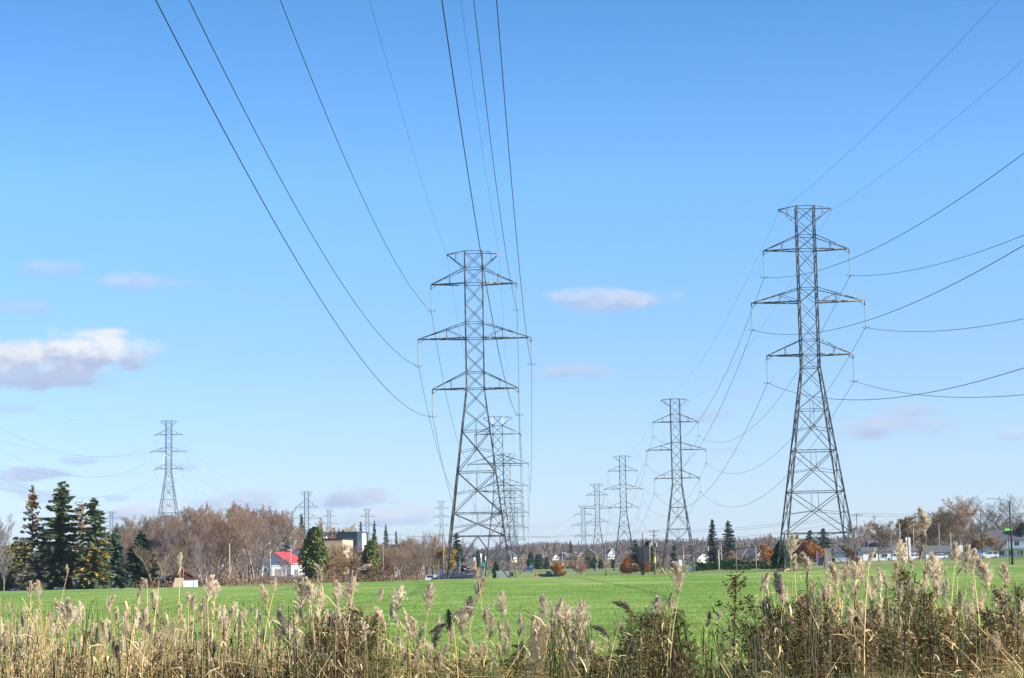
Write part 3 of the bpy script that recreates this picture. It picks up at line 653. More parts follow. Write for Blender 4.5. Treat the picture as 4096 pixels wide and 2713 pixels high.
t = conifer('spruce_tree', h_at(C1(1735, 880), 250), 1.0, 17, MT['spruce'], dens=1.1)
tag(place_g(t, C1(1735, 0)[0], 250), 'slim young spruce peeking out behind the dark pyramid spruce', 'tree')
for i, (cx, top, w_, mm, lb) in enumerate([(60, 960, 1.9, 'yellow_leaf', 'yellow green bushy tree at the photo edge behind the blue car'), (215, 900, 1.5, 'yellow_leaf', 'golden topped small tree rising straight behind the blue car'),
                               (480, 1010, 1.7, 'spruce', 'low shaggy evergreen filling the gap below the rusty topped larch'), (620, 1130, 1.3, 'spruce', 'low shaggy evergreen under the tallest spruce'),
                               (330, 1060, 1.4, 'brush_olive', 'olive brown thicket tree around the foot of the rusty topped larch'), (850, 1190, 1.2, 'gold_leaf', 'small round golden tree below the half bare larch'),
                               (1180, 1250, 1.1, 'dark_spruce', 'low dark evergreen between pale trunk and blue green spruce')]):
    dd = 212 + i
    t = cedar('bushy_tree', h_at(C1(cx, top), dd), w_ * 1.25, 30 + i, MT[mm], n=5200, leaf=.13, squat=1.2)
    tag(place_g(t, C1(cx, 0)[0], dd), lb, 'tree')
for cx, top, lb in ((45, 1000, 'pale bare young tree with forked trunk left of the blue car'), (-30, 560, 'bare grey tree cut by the photo edge, tallest left of the rusty larch'), (885, 1290, 'thin bare stem beneath the golden boughs')):
    t = bare_tree('bare_tree', h_at(C1(cx, top), 203), .8, 40 + cx, MT['twig_grey'], levels=4)
    tag(place_g(t, C1(cx, 0)[0], 203), lb, 'tree')

# the bare wood: variants, then copies
V_ = [bare_tree('bare_tree', 12, 1.0 + .18 * (i % 3), 100 + i, MT[('twig', 'twig_red', 'twig', 'twig_grey')[i % 4]], first=.22 + .05 * (i % 3), up=.5 + .15 * (i % 2), nb=9 + i % 3, twig=1.15) for i in range(8)]
VB = bare_tree('birch_tree', 12, .6, 120, MT['twig'], MT['birch'], first=.35)
VFAR = [bare_tree('bare_tree', 12, 1.2, 130 + i, MT[('twig', 'twig_grey', 'twig_red')[i]], first=.2, twig=.85, fat=3.0) for i in range(3)]
G_WOOD = 'bare trees of the wood'
def skyline(x):      # top of the bare wood in the photo (full px)
    return float(np.interp(x, [430, 520, 600, 700, 780, 860, 960, 1060, 1150, 1250, 1330, 1420, 1500, 1600, 1680, 1760, 1860, 1960], [2130, 2070, 2050, 2052, 2020, 2018, 2012, 2014, 2050, 2052, 2068, 2090, 2120, 2130, 2125, 2125, 2160, 2165]))
cnt = 0; used = set()
def wood_tree(x, d, top, hmin=6, hmax=16, birch=False, grp=G_WOOD, lab='leafless brown tree standing in the bare wood'):
    global cnt
    p = at(x, top, d); h = p[2] - g(p[0], d); h = min(max(h, hmin), hmax)
    src = VB if birch else VFAR[int(rng.integers(0, 3))] if d > 655 else V_[int(rng.integers(0, 8))]
    o = src if src.name not in used else copy_tree(src); used.add(src.name)
    place(o, x, d, s=h / 12 * rng.uniform(.92, 1.1), sz=h / 12)
    tag(o, lab, 'tree', grp); cnt += 1; return o
for d0, n, dy, hm in ((412, 20, 130, 13), (440, 22, 95, 14.5), (480, 22, 60, 16), (530, 24, 30, 18), (600, 24, 10, 20), (680, 24, 0, 21), (760, 22, -4, 22)):
    xs_ = np.linspace(440, 1660, n) + rng.uniform(-25, 25, n)
    for x in xs_:
        if d0 < 600 and 1035 < x < 1500: continue
        if 1150 < x < 1560 and d0 < 700: continue
        if d0 > 640 and x > 1270: continue
        dd = d0 + rng.uniform(-14, 14); wood_tree(x, dd, skyline(x) + dy * rng.uniform(.5, 1.6) + rng.uniform(-10, 14), 8, hm)
for x, top, d in ((C1(2185, 600)[0], 2055, 540), (C2(600, 520)[0], 2040, 640), (C2(1110, 700)[0], 2095, 640), (C2(985, 700)[0], 2100, 630), (C1(1800, 0)[0], 2160, 430), (C2(60, 0)[0], 2150, 436), (C2(300, 0)[0], 2140, 446), (C2(430, 0)[0], 2120, 470), (C2(20, 0)[0], 2080, 520), (C2(700, 0)[0], 2110, 520), (C2(250, 0)[0], 2060, 560), (C1(2290, 0)[0], 2120, 445)):
    wood_tree(x, d, top, birch=True, hmax=17, grp='white barked birches among the bare wood', lab='white barked birch showing among the brown bare trees')
for x, top, d, lb in ((C2(170, 480)[0], 2012, 410, 'large dark forked bare tree at the wood edge by the pale wooden pole'), (C2(620, 470)[0], 2022, 405, 'tall dark bare tree at the wood edge beside the white barn, wide forked crown'), (C1(1900, 1050)[0], 2215, 392, 'slim leafless tree beside the small sheds')):
    o = wood_tree(x, d, top + 10, hmax=17, grp='bare trees at the edge of the wood', lab=lb); o.scale = (o.scale[0] * (.45 if x < 700 else 1), o.scale[1] * (.45 if x < 700 else 1), o.scale[2])
for i, (x, d, top) in enumerate([(1580, 430, 2190), (1610, 415, 2215), (1640, 420, 2200), (1680, 450, 2150), (1705, 520, 2110), (1620, 480, 2160), (1550, 440, 2200), (1660, 410, 2225), (1730, 520, 2140), (1790, 620, 2160), (1840, 640, 2150), (1500, 430, 2230), (1700, 430, 2200), (1530, 500, 2160), (1570, 520, 2150), (1600, 540, 2140), (1635, 530, 2150), (1660, 540, 2135), (1690, 545, 2145), (1550, 460, 2180), (1640, 455, 2180), (1480, 520, 2170), (1510, 470, 2190)]):
    wood_tree(x, d, top, 3.5, 13, grp='bare trees along the road with parked cars', lab='leafless tree in the thicket where the road with parked cars begins')
for i, x in enumerate(np.linspace(1860, 2820, 44)):
    d = 1480 + rng.uniform(-40, 300); wood_tree(x + rng.uniform(-15, 15), d, 2168 + rng.uniform(-6, 30) - (x - 1900) * .012, 9, 17, grp='bare trees behind the far houses', lab='leafless tree in the line behind the far houses')
for i, x in enumerate(np.linspace(2560, 3420, 42)):
    d = 980 + rng.uniform(-20, 140); wood_tree(x + rng.uniform(-15, 15), d, 2172 + rng.uniform(-10, 36) - (40 if 3020 < x < 3150 else 0), 9, 20, grp='bare trees behind the hedge and low roofs', lab='leafless tree behind the trimmed hedge and low roofs')
for i, x in enumerate(np.linspace(3430, 4130, 34)):
    d = 665 + rng.uniform(-10, 110); wood_tree(x + rng.uniform(-15, 15), d, 2078 - 40 * ss(3600, 3800, x) + rng.uniform(-15, 60), 9, 20, grp='bare trees behind the roadside houses', lab='leafless tree behind the roadside houses and street lamps')
for x, top, d, lb, kw in ((C5(1690, 350)[0], C5(0, 355)[1], 575, 'large tree with thin tan leaves above the roadside, tallest near the white house', dict(twigm=MT['twig_red'], leaf=MT['tan_leaf'], leafn=9000, leafs=.13, lk=1.8, nb=13, first=.3)),
                      (C5(2110, 320)[0], C5(0, 310)[1], 600, 'big bare spreading tree directly above the white two storey house', dict(twigm=MT['twig_grey'], lk=1.7, nb=13, first=.2)),
                      (C5(1180, 560)[0], C5(0, 560)[1], 590, 'brown leaved tree behind the pale pylon sign', dict(twigm=MT['twig'], leaf=MT['tan_leaf'], leafn=8000, leafs=.2)),
                      (C5(1420, 540)[0], C5(0, 520)[1], 610, 'olive brown tree between pylon sign and big tan tree', dict(twigm=MT['twig'], leaf=MT['brush_olive'], leafn=7000, leafs=.2)),
                      (C5(840, 560)[0], C5(0, 560)[1], 500, 'sparse bare street tree in front of the dormer house', dict(twigm=MT['twig_red'], leaf=MT['tan_leaf'], leafn=600, leafs=.16)),
                      (C5(2090, 780)[0], C5(0, 780)[1], 480, 'small young tree with rusty leaves before the white house', dict(twigm=MT['twig_red'], leaf=MT['tan_leaf'], leafn=1500, leafs=.12)),
                      (C5(1880, 800)[0], C5(0, 770)[1], 560, 'small brown leaved tree next to the dark parked car', dict(twigm=MT['twig_red'], leaf=MT['tan_leaf'], leafn=3500, leafs=.16)),
                      (C4(1950, 930)[0], C4(0, 930)[1], 480, 'rusty orange tree behind the dark cedar at the tallest pylon', dict(twigm=MT['twig_red'], leaf=MT['orange_leaf'], leafn=5000, leafs=.17)),
                      (C5(130, 840)[0], C5(0, 830)[1], 440, 'round rust coloured tree behind the stone pillar', dict(twigm=MT['twig_red'], leaf=MT['orange_leaf'], leafn=9000, leafs=.17)),
                      (C5(-20, 860)[0], C5(0, 870)[1], 450, 'rusty tree seen between the legs of the tallest pylon', dict(twigm=MT['twig_red'], leaf=MT['orange_leaf'], leafn=6000, leafs=.17)),
                      (C4(310, 1080)[0], C4(0, 1078)[1], 470, 'orange leaved spreading tree beside the billboard', dict(twigm=MT['twig_red'], leaf=MT['orange_leaf'], leafn=4500, leafs=.14, first=.12, nb=12, lk=.85)),
                      (C4(520, 1130)[0], C4(0, 1130)[1], 560, 'small orange tree behind the billboard posts', dict(twigm=MT['twig_red'], leaf=MT['orange_leaf'], leafn=5000, leafs=.16, first=.1, lk=.85)),
                      (C3(1795, 1140)[0], C3(0, 1135)[1], 430, 'small orange brown tree over the bonnet of the pickup', dict(twigm=MT['twig_red'], leaf=MT['orange_leaf'], leafn=3600, leafs=.10, first=.12, nb=12, lk=.85)),
                      (C3(2045, 1110)[0], C3(0, 1100)[1], 440, 'small bare twin stemmed tree on the lawn past the pickup', dict(twigm=MT['twig_red'], trunks=2)),
                      (C4(670, 1140)[0], C4(0, 1120)[1], 600, 'small round purplish bare tree by the leaning yellow marker', dict(twigm=MT['twig_red'], first=.1)),
                      (C4(1480, 1040)[0], C4(0, 1010)[1], 580, 'reddish twiggy tree behind the big block of hedge', dict(twigm=MT['twig_red'], first=.1, leaf=MT['tan_leaf'], leafn=2500, leafs=.14)),
                      (C2(1560, 960)[0], C2(0, 920)[1], 440, 'thin rusty leaved tree between the two green cedars', dict(twigm=MT['twig_red'], leaf=MT['tan_leaf'], leafn=4500, leafs=.09, first=.1)),
                      (C2(1720, 1000)[0], C2(0, 960)[1], 450, 'rusty shrub tree against the side of the brick building', dict(twigm=MT['twig_red'], leaf=MT['tan_leaf'], leafn=4000, leafs=.09, first=.1)),
                      (C2(1640, 1080)[0], C2(0, 1010)[1], 425, 'low rusty tree closest to the further cedar', dict(twigm=MT['twig_red'], leaf=MT['tan_leaf'], leafn=3500, leafs=.09, first=.1)),
                      (C2(1500, 1080)[0], C2(0, 1050)[1], 420, 'low brown leaved tree right beside the tall bright cedar', dict(twigm=MT['twig_red'], leaf=MT['tan_leaf'], leafn=3500, leafs=.09, first=.1)),
                      (C2(2200, 1020)[0], C2(0, 1000)[1], 450, 'green and gold leaved shrub tree under the curved street lamp', dict(twigm=MT['twig'], leaf=MT['yellow_leaf'], leafn=5000, leafs=.13, first=.1)),
                      (C2(2140, 1100)[0], C2(0, 1100)[1], 440, 'orange leaved bush at the foot of the curved street lamp', dict(twigm=MT['twig'], leaf=MT['orange_leaf'], leafn=1500, leafs=.11, first=.1)),
                      (C3(530, 980)[0], C3(0, 960)[1], 520, 'narrow yellow leaved tree behind the left leg of the big pylon', dict(twigm=MT['twig'], leaf=MT['gold_leaf'], leafn=5000, leafs=.13, first=.1)),
                      (C2(1610, 700)[0], C2(0, 690)[1], 960, 'tree with fading golden leaves above the dark roof', dict(twigm=MT['twig'], leaf=MT['gold_leaf'], leafn=3500, leafs=.22)),
                      (C2(965, 1060)[0], C2(0, 1045)[1], 430, 'thin bare sapling against the gable of the white barn', dict(twigm=MT['twig_grey']))):
    tm = kw.pop('twigm'); p = at(x, top, d); h = p[2] - g(p[0], d)
    kw.setdefault('up', .3); kw.setdefault('lk', 1.3); t = bare_tree('leafy_tree' if 'leaf' in kw else 'bare_tree', h, 1.35, int(x), tm, fat=1.0 if d < 450 else 2.2, **kw); tag(place(t, x, d), lb, 'tree')
for (c, d, R, mm, lb, sh) in ((C4(1297, 650), 600, 3.0, 'blue_spruce', 'tall slim spruce, first of the two above the hedge', .7), (C4(1478, 670), 595, 4.0, 'blue_spruce', 'broader twin topped spruce, second of the two above the hedge', .65),
                          (C2(985, 760), 620, 3.2, 'blue_spruce', 'green spruce standing behind the white barn in front of the bare wood', .6), (C2(1160, 592), 820, 4.6, 'spruce', 'spruce on top of the wooded hill under the dark pylon', .8),
                          (C2(1838, 680), 900, 2.6, 'blue_spruce', 'small spruce beside the white wall of the navy building', .8), (C2(1995, 668), 920, 3.0, 'spruce', 'spruce tip above the golden trees past the navy building', .8),
                          (C2(2125, 722), 900, 3.4, 'spruce', 'spruce behind the brown long building roof', .8), (C2(2242, 790), 880, 2.0, 'spruce', 'small spruce nearest the far end of the brown roof', .8), (C2(1980, 830), 700, 2.2, 'dark_spruce', 'dark spruce right above the further cedar', .7),
                          (C3(650, 820), 560, 4.2, 'dark_spruce', 'dark spruce seen through the lower lattice of the big pylon', .75), (C4(410, 890), 620, 3.5, 'dark_spruce', 'dark evergreen tip rising left of the billboard', .6), (C4(850, 945), 540, 1.6, 'dark_spruce', 'narrow dark spruce between the legs of the second billboard line pylon', .7),
                          (C4(2240, 800), 600, 4.2, 'dark_spruce', 'dark spruce seen through the tallest pylon above the rust trees', .7), (C5(120, 720), 600, 4.2, 'dark_spruce', 'shadowy spruce in the middle of the tallest pylon legs', .7), (C5(265, 700), 620, 4.4, 'dark_spruce', 'shadowy spruce toward the eastern leg of the tallest pylon', .7),
                          (C3(1950, 890), 1450, 3.4, 'dark_spruce', 'dark spruce in the tree line beside the distant dead-end pylon', .7)):
    p = at(c[0], c[1], d); h = p[2] - g(p[0], d)
    t = conifer('spruce_tree', h, R, int(c[0]), MT[mm], dens=.95, shape=sh, spray=1.35); tag(place(t, c[0], d), lb, 'tree')
for (c0, c1, d, mm, lb) in ((C2(1310, 740), C2(1130, 1370), 420, 'cedar', 'tall bright green cedar covering the end of the red roof'), (C2(1950, 885), C2(1830, 1310), 425, 'cedar', 'oval green cedar between rusty shrubs and the lamp pole'),
                        (C4(560, 905), C4(480, 1200), 580, 'hedge', 'dark green rounded tree behind the billboard panel'), (C4(2080, 900), C4(1960, 1230), 300, 'dark_spruce', 'dark green cedar at the foot of the tallest pylon'),
                        (C3(1497, 1015), C3(1455, 1120), 900, 'dark_spruce', 'dark green round tree nearest the central pylons on the far lawn edge'), (C3(1588, 1045), C3(1530, 1130), 905, 'dark_spruce', 'wide dark green round tree beside the other round tree'),
                        (C3(1675, 1080), C3(1650, 1135), 900, 'dark_spruce', 'small dark evergreen just left of the white gabled far house'), (C3(895, 1000), C3(868, 1080), 1100, 'dark_spruce', 'dark shrub seen high inside the big pylon base'), (C3(955, 1035), C3(937, 1095), 1080, 'dark_spruce', 'smaller dark shrub inside the big pylon base'),
                        (C3(1095, 1140), C3(1062, 1200), 520, 'hedge', 'round green bush behind the corrugated container'), (C4(-130, 1075), C4(-170, 1170), 880, 'dark_spruce', 'dark green bush by the pale far house near the thin wooden pole'), (C4(-60, 1085), C4(-90, 1170), 880, 'dark_spruce', 'dark clipped evergreen just left of the thin wooden pole'),
                        (C4(10, 1110), C4(-15, 1170), 870, 'dark_spruce', 'small clipped evergreen beside the white chimney house'), (C4(150, 1110), C4(135, 1165), 880, 'dark_spruce', 'small evergreen between chimney house and orange tree'),
                        (C5(2370, 640), C5(2300, 800), 560, 'dark_spruce', 'dark bushy tree cut by the photo edge beside the grey roof')):
    p = at(c0[0], c0[1], d); h = p[2] - g(p[0], d); R = abs(c0[0] - c1[0]) * d / FPX
    t = cedar('cedar_tree', h, R, int(c0[0]), MT[mm], n=11000 if d < 450 else 3500, leaf=.15 if d < 450 else .28); tag(place(t, c0[0], d), lb, 'tree')

def leafmass(name, pts, n, size, m_, label, cat, kind='stuff', hfun=None, box=None):
    """a run of low growth: pts rows x, d, half width, height"""
    P = []
    for (X, Y, hw, hd, h) in pts:
        k = max(20, int(n * hw * h)); q = rng.random((k, 3)); a = (q[:, 0] * 2 - 1); b_ = q[:, 1] * 2 - 1
        top = h * np.sqrt(np.clip(1 - a ** 2 * .75, 0, 1)) * rng.uniform(.75, 1.1, k); x = X + a * hw; y = Y + b_ * hd
        P.append(np.stack([x, y, gz(x, y) + q[:, 2] ** .7 * top], 1))
    P = np.concatenate(P); k = len(P); u = rdir(k); u[:, 2] *= 1.3; v = np.cross(u, rdir(k)); sz = rng.uniform(.5, 1.3, (k, 1)) * size
    o = MB().quads(P, u * sz, v * sz * .5).build(name, m_); return tag(o, label, cat, kind=kind)
def run(xa, xb, d, step, h, hv=.3, dv=4):
    o = []
    for x in np.arange(xa, xb, step):
        p = gp(x, d + rng.uniform(-dv, dv)); o.append((p[0], p[1], step * d / FPX * .9, 1.5, h * rng.uniform(1 - hv, 1 + hv)))
    return o
leafmass('undergrowth', run(540, 1080, 402, 16, 2.0) + run(1080, 1250, 405, 14, 1.2, .25) + run(1250, 1680, 405, 14, 1.9, .25) + run(1480, 1690, 415, 14, 4.2, .3), 60, .13, MT['brush'], 'dry brown undergrowth along the far edge of the field below the bare wood', 'undergrowth')
leafmass('undergrowth', run(500, 1040, 445, 18, 3.6, .3, 20) + run(1270, 1560, 450, 18, 3.6, .3, 12) + run(420, 1020, 500, 18, 4, .3, 20), 22, .17, MT['twig_red'], 'twiggy brown thicket inside the wood behind the dry undergrowth', 'undergrowth')
leafmass('undergrowth', run(480, 1030, 560, 20, 6, .3, 50) + run(460, 1130, 680, 20, 7, .3, 60) + run(460, 1350, 800, 20, 8, .3, 60), 11, .22, MT['twig'], 'dim brown young growth filling the depth of the wood', 'undergrowth')
leafmass('undergrowth', run(-30, 560, 425, 18, 3.2, .4), 40, .17, MT['brush_olive'], 'olive brown undergrowth beneath the evergreens near the blue car', 'undergrowth')
leafmass('undergrowth', run(-30, 430, 620, 18, 9, .3, 50), 7, .3, MT['brush_olive'], 'low olive and brown woods closing the view far behind the blue car', 'undergrowth')
leafmass('shrubbery', run(1950, 2560, 925, 14, 4.6, .35, 6), 7, .3, MT['twig_red'], 'reddish brown shrub belt at the far side of the lawn', 'shrubbery')
leafmass('shrubbery', run(1930, 2140, 935, 14, 6.5, .3, 6) + run(2160, 2540, 1250, 12, 6.5, .5, 60), 5, .3, MT['brush_olive'], 'yellowish green shrub belt behind the reddish one', 'shrubbery')
leafmass('shrubbery', run(2300, 2440, 922, 12, 3.0, .3, 6), 7, .26, MT['orange_leaf'], 'orange red low shrubs on the far lawn edge by the walking person', 'shrubbery')
leafmass('shrubbery', run(2560, 3130, 640, 16, 3.8, .4, 10), 12, .24, MT['twig'], 'brown scrub between the utility poles behind the hedge', 'shrubbery')
leafmass('shrubbery', run(3300, 4100, 640, 16, 3.4, .5, 10), 14, .22, MT['brush'], 'brown scrub behind the roadside houses', 'shrubbery')
# far wooded ridge as one mass
NF = 150000
xx = rng.uniform(-1, 1, NF); yy = rng.uniform(1500, 3300, NF); xx = xx * yy * .3
zz = gz(xx, yy) + rng.random(NF) ** .7 * (9 + 3 * np.sin(xx * .05) + 2 * np.sin(yy * .03 + xx * .02))
u = np.stack([rng.normal(0, .35, NF), rng.normal(0, .35, NF), np.ones(NF)], 1); v = rdir(NF); v[:, 2] *= .2; sz = rng.uniform(.6, 1.5, (NF, 1))
tag(MB().quads(np.stack([xx, yy, zz], 1), u * sz * 1.1, v * sz * .28).build('far_woods', mat('far_wood_twigs', (0.105, 0.082, 0.068), .9, (0.15, .115, .092), .01)), 'brown autumn woods covering the far low ridge', 'woods', kind='stuff')
# trimmed hedges
def hedge(x0, x1, d, h, dep, lb, y2=None):
    a = gp(x0, d); b_ = gp(x1, y2 or d); L_ = np.linalg.norm(b_[:2] - a[:2]); n = int(L_ * h * 230)
    m = MB(); dirv = (b_ - a) / L_; nrm = np.array([-dirv[1], dirv[0], 0]); root = empty('hedge', tuple(a))
    core = MB(); ns = int(L_) + 1
    q = rng.random((n, 3)); side = rng.integers(0, 3, n)
    s = q[:, 0] * L_; wob = .12 * np.sin(s * 2.1) + .08 * np.sin(s * 5.3)
    off = np.where(side == 0, -dep / 2, np.where(side == 1, dep / 2, (q[:, 1] - .5) * dep)); zz = np.where(side == 2, h + wob, q[:, 2] * (h + wob))
    P = s[:, None] * dirv[None] + off[:, None] * nrm[None] * (1 + .12 * q[:, 2:3]) + np.array([0, 0, 1.0]) * zz[:, None] + rng.normal(0, .05, (n, 3))
    u = rdir(n); v = np.cross(u, rdir(n)); sz = rng.uniform(.6, 1.3, (n, 1)) * .15; m.quads(P, u * sz, v * sz)
    m.build('hedge_leaves', MT['hedge'], root)
    mid = dirv * L_ / 2 + np.array([0, 0, h / 2 - .1]); core.box(mid, (L_ - .1, dep - .12, h - .15), rz=math.atan2(dirv[1], dirv[0])); core.build('hedge_core', MT['hedge'], root)
    tag(root, lb, 'hedge'); return root
hedge(C4(1100, 0)[0], C4(1330, 0)[0], 470, 1.95, 2.0, 'trimmed hedge end beside the second pylon of the billboard line')
hedge(C4(1335, 0)[0], C4(1550, 0)[0], 455, 2.35, 2.6, 'tallest dark block of trimmed hedge in the middle')
hedge(C4(1550, 0)[0], C4(1615, 0)[0], 475, 2.3, 2.2, 'short rounded piece of hedge behind the tall block')
hedge(C4(1520, 0)[0], C4(1950, 0)[0], 440, 1.15, 1.4, 'long low trimmed hedge reaching toward the tallest pylon')
hedge(C4(1620, 0)[0], C4(1900, 0)[0], 470, 1.9, 1.4, 'olive upper hedge behind the long low one')
# ---------------------------------------------------------------- buildings
def win(root, c, w_, h_, face='f', frame=None, m_=None):
    """window on the front (y-) or side face of a building, a frame with its pane as a sub-part"""
    x, y, z = c; t = .08; fm = MB(); pm = MB()
    def bx(m, a, b_, s1, s2, th): m.box((x + a, y, z + b_) if face == 'f' else (x, y + a, z + b_), (s1, th, s2) if face == 'f' else (th, s1, s2))
    for a, b_, s1, s2 in ((0, h_ / 2 + t / 2, w_ + 2 * t, t), (0, -h_ / 2 - t / 2, w_ + 2 * t, t), (-w_ / 2 - t / 2, 0, t, h_), (w_ / 2 + t / 2, 0, t, h_), (0, 0, t * .6, h_)): bx(fm, a, b_, s1, s2, .14)
    f = fm.build('window', frame or MT['white'], root)
    for s in (-1, 1): bx(pm, s * (w_ / 4 + t * .15), 0, w_ / 2 - t * .3, h_, .07)
    pm.build('pane', MT['pane'], f); return f
def gable_house(name, x, d, W_, D_, wall, roof, yaw, mw, mr, label, cat='house', ov=.4, wins=(), chim=None, door=None, zoff=-.1, gable_m=None, fascia=None):
    """gables face front and back (ridge runs along local y)"""
    p = gp(x, d); root = empty(name, (p[0], p[1], p[2] + zoff), yaw); tag(root, label, cat)
    m = MB(); hw, hd = W_ / 2, D_ / 2
    v = [(-hw, -hd, 0), (hw, -hd, 0), (hw, hd, 0), (-hw, hd, 0), (-hw, -hd, wall), (hw, -hd, wall), (hw, hd, wall), (-hw, hd, wall), (0, -hd, wall + roof), (0, hd, wall + roof)]
    m.add(v, [[0, 1, 5, 4], [1, 2, 6, 5], [2, 3, 7, 6], [3, 0, 4, 7]]); m.add(np.array(v)[[4, 5, 8, 6, 7, 9]], [[0, 1, 2], [3, 4, 5]], 1 if gable_m else 0)
    m.build('wall', [mw, gable_m or mw], root)
    m = MB(); sl = math.hypot(hw, roof); e = ov / sl
    for s in (-1, 1):
        a = np.array([s * (hw + hw * e), 0, wall - roof * e + .02]); r_ = np.array([0, 0, wall + roof + .02]); nn = np.array([s * roof, 0, hw]) / sl * .16
        q = [a + [0, -hd - ov, 0], a + [0, hd + ov, 0], r_ + [0, hd + ov, 0], r_ + [0, -hd - ov, 0]]; q = np.array([np.array(k) for k in q]); q2 = q + nn
        m.add(np.concatenate([q, q2]), [[0, 1, 2, 3], [7, 6, 5, 4], [0, 4, 5, 1], [1, 5, 6, 2], [2, 6, 7, 3], [3, 7, 4, 0]])
    ro = m.build('roof', mr, root)
    if fascia:
        for yy in (-hd - ov - .03, hd + ov + .03):
            m = MB()
            for s in (-1, 1): m.tubes([(s * (hw + hw * e), yy, wall - roof * e + .05)], [(0, yy, wall + roof + .08)], .14)
            m.build('fascia', fascia, root)
    if chim:
        m = MB(); m.box((chim[0], chim[1], wall + roof + chim[2] / 2 - .8), (.7, .7, chim[2] + .8)); m.box((chim[0], chim[1], wall + roof + chim[2] - .3), (.85, .85, .15)); m.build('chimney', chim[3] if len(chim) > 3 else MT['brick'], ro)
    for w_ in wins: win(root, (w_[0], -hd - .03, w_[1]), w_[2], w_[3]) if len(w_) == 4 else win(root, (hw * w_[4] + .03 * w_[4], w_[0], w_[1]), w_[2], w_[3], 's')
    if door:
        m = MB(); m.box((door[0], -hd - .04, 1.02), (.95, .1, 2.04)); dm = m.build('door', door[1], root); m = MB(); m.box((door[0] + .35, -hd - .11, 1.0), (.12, .05, .05)); m.build('handle', MT['grey_metal'], dm)
    return root
def flat_building(name, x, d, W_, D_, H, yaw, mw, label, cap=None, wins=(), vents=(), zoff=-.1, side_panel=None):
    p = gp(x, d); root = empty(name, (p[0], p[1], p[2] + zoff), yaw); tag(root, label, 'building')
    if not isinstance(H, (int, float)): t_ = at(H[0], H[1], d - D_ / 2); H = t_[2] - p[2] - zoff - .38
    m = MB(); m.box((0, 0, H / 2), (W_, D_, H)); m.build('wall', mw, root)
    m = MB(); m.box((0, 0, H + .11), (W_ + .3, D_ + .3, .55)); ro = m.build('roof', cap or MT['dark'], root)
    for (a, b_, s, h, mm) in vents: m = MB(); m.box((a, b_, H + .38 + h / 2), (s, s, h)); m.cyl((a, b_, H + .38 + h), (a, b_, H + .38 + h + .35), s * .3, s * .15, n=8); m.build('vent', mm, ro)
    for w_ in wins: win(root, (w_[0], -D_ / 2 - .03, w_[1]), w_[2], w_[3], frame=MT['dark']) if len(w_) == 4 else win(root, (W_ / 2 + .03, w_[0], w_[1]), w_[2], w_[3], 's', MT['grey_metal'])
    if side_panel: m = MB(); m.box((W_ / 2 + .05, side_panel[0], H / 2 + .3), (.12, side_panel[1], H - 1)); m.build('wall_panel', MT['white'], root)
    return root
# white barn-like house with a red roof (gable toward the field)
sc_ = 450 / FPX
gable_house('house', C2(937, 0)[0], 550, 9.8, 13, 2.9, 3.3, rad(-14), MT['siding'], MT['red_roof'], 'white sided house with red metal roof, its gable toward the field', ov=.35,
            wins=((-2.6, 1.35, 1.3, 1.1), (-.9, 1.3, .9, 1.2)), door=(.6, MT['white']), zoff=.1)
gable_house('house', C2(1205, 0)[0], 585, 7.0, 11, 5.6, 2.6, rad(-14), MT['siding'], MT['red_roof'], 'taller white house wing with red roof rising behind the first red roof', ov=.3, wins=((0, 5.2, .8, .9),), chim=(2.2, 1, 1.5, MT['red_roof']))
flat_building('building', C2(1400, 0)[0], 700, 18.4, 18, C2(1300, 871), rad(-7), MT['brick'], 'buff brick building with flat dark edged roof behind the red roofs', vents=((-6.8, -6, 1.4, 1.4, MT['grey_metal']), (1.6, -7, 1.0, .5, MT['white']), (2.9, -7, .7, .5, MT['white'])),
              wins=[(-6 + k * 2.6, 9.2, .9, 1.9, 1) for k in range(6)])
flat_building('building', C2(1640, 0)[0], 850, 17.0, 22, C2(1600, 793), rad(-8), MT['navy'], 'dark navy clad industrial building with a white side wall', cap=MT['navy'], vents=((-3.5, -9, .9, .5, MT['dark']), (0, -9, .8, .4, MT['dark']), (2, -9, 1.1, .5, MT['dark'])),
              wins=[(-8, 13, .9, 2.2, 1), (-5.8, 13, .9, 2.2, 1)], side_panel=(2.5, 8))
flat_building('building', C2(2190, 0)[0] + 10, 600, 17, 10, C2(2190, 935), rad(-6), mat('brown_brick', (0.20, 0.13, 0.10), .9, (0.26, .18, .14), 1.5), 'long low brown brick building behind the bare thicket', cap=MT['brown_roof'], wins=[(-6 + k * 3, 4.8, 1.6, 1.2) for k in range(4)])
flat_building('building', C2(2090, 0)[0], 520, 7, 6, 4.6, rad(-6), MT['siding'], 'small pale building with white roof edge behind the lamp pole', cap=MT['white'], wins=[(-2, 3, 1.2, 1.2), (1, 3, 1.2, 1.2)])
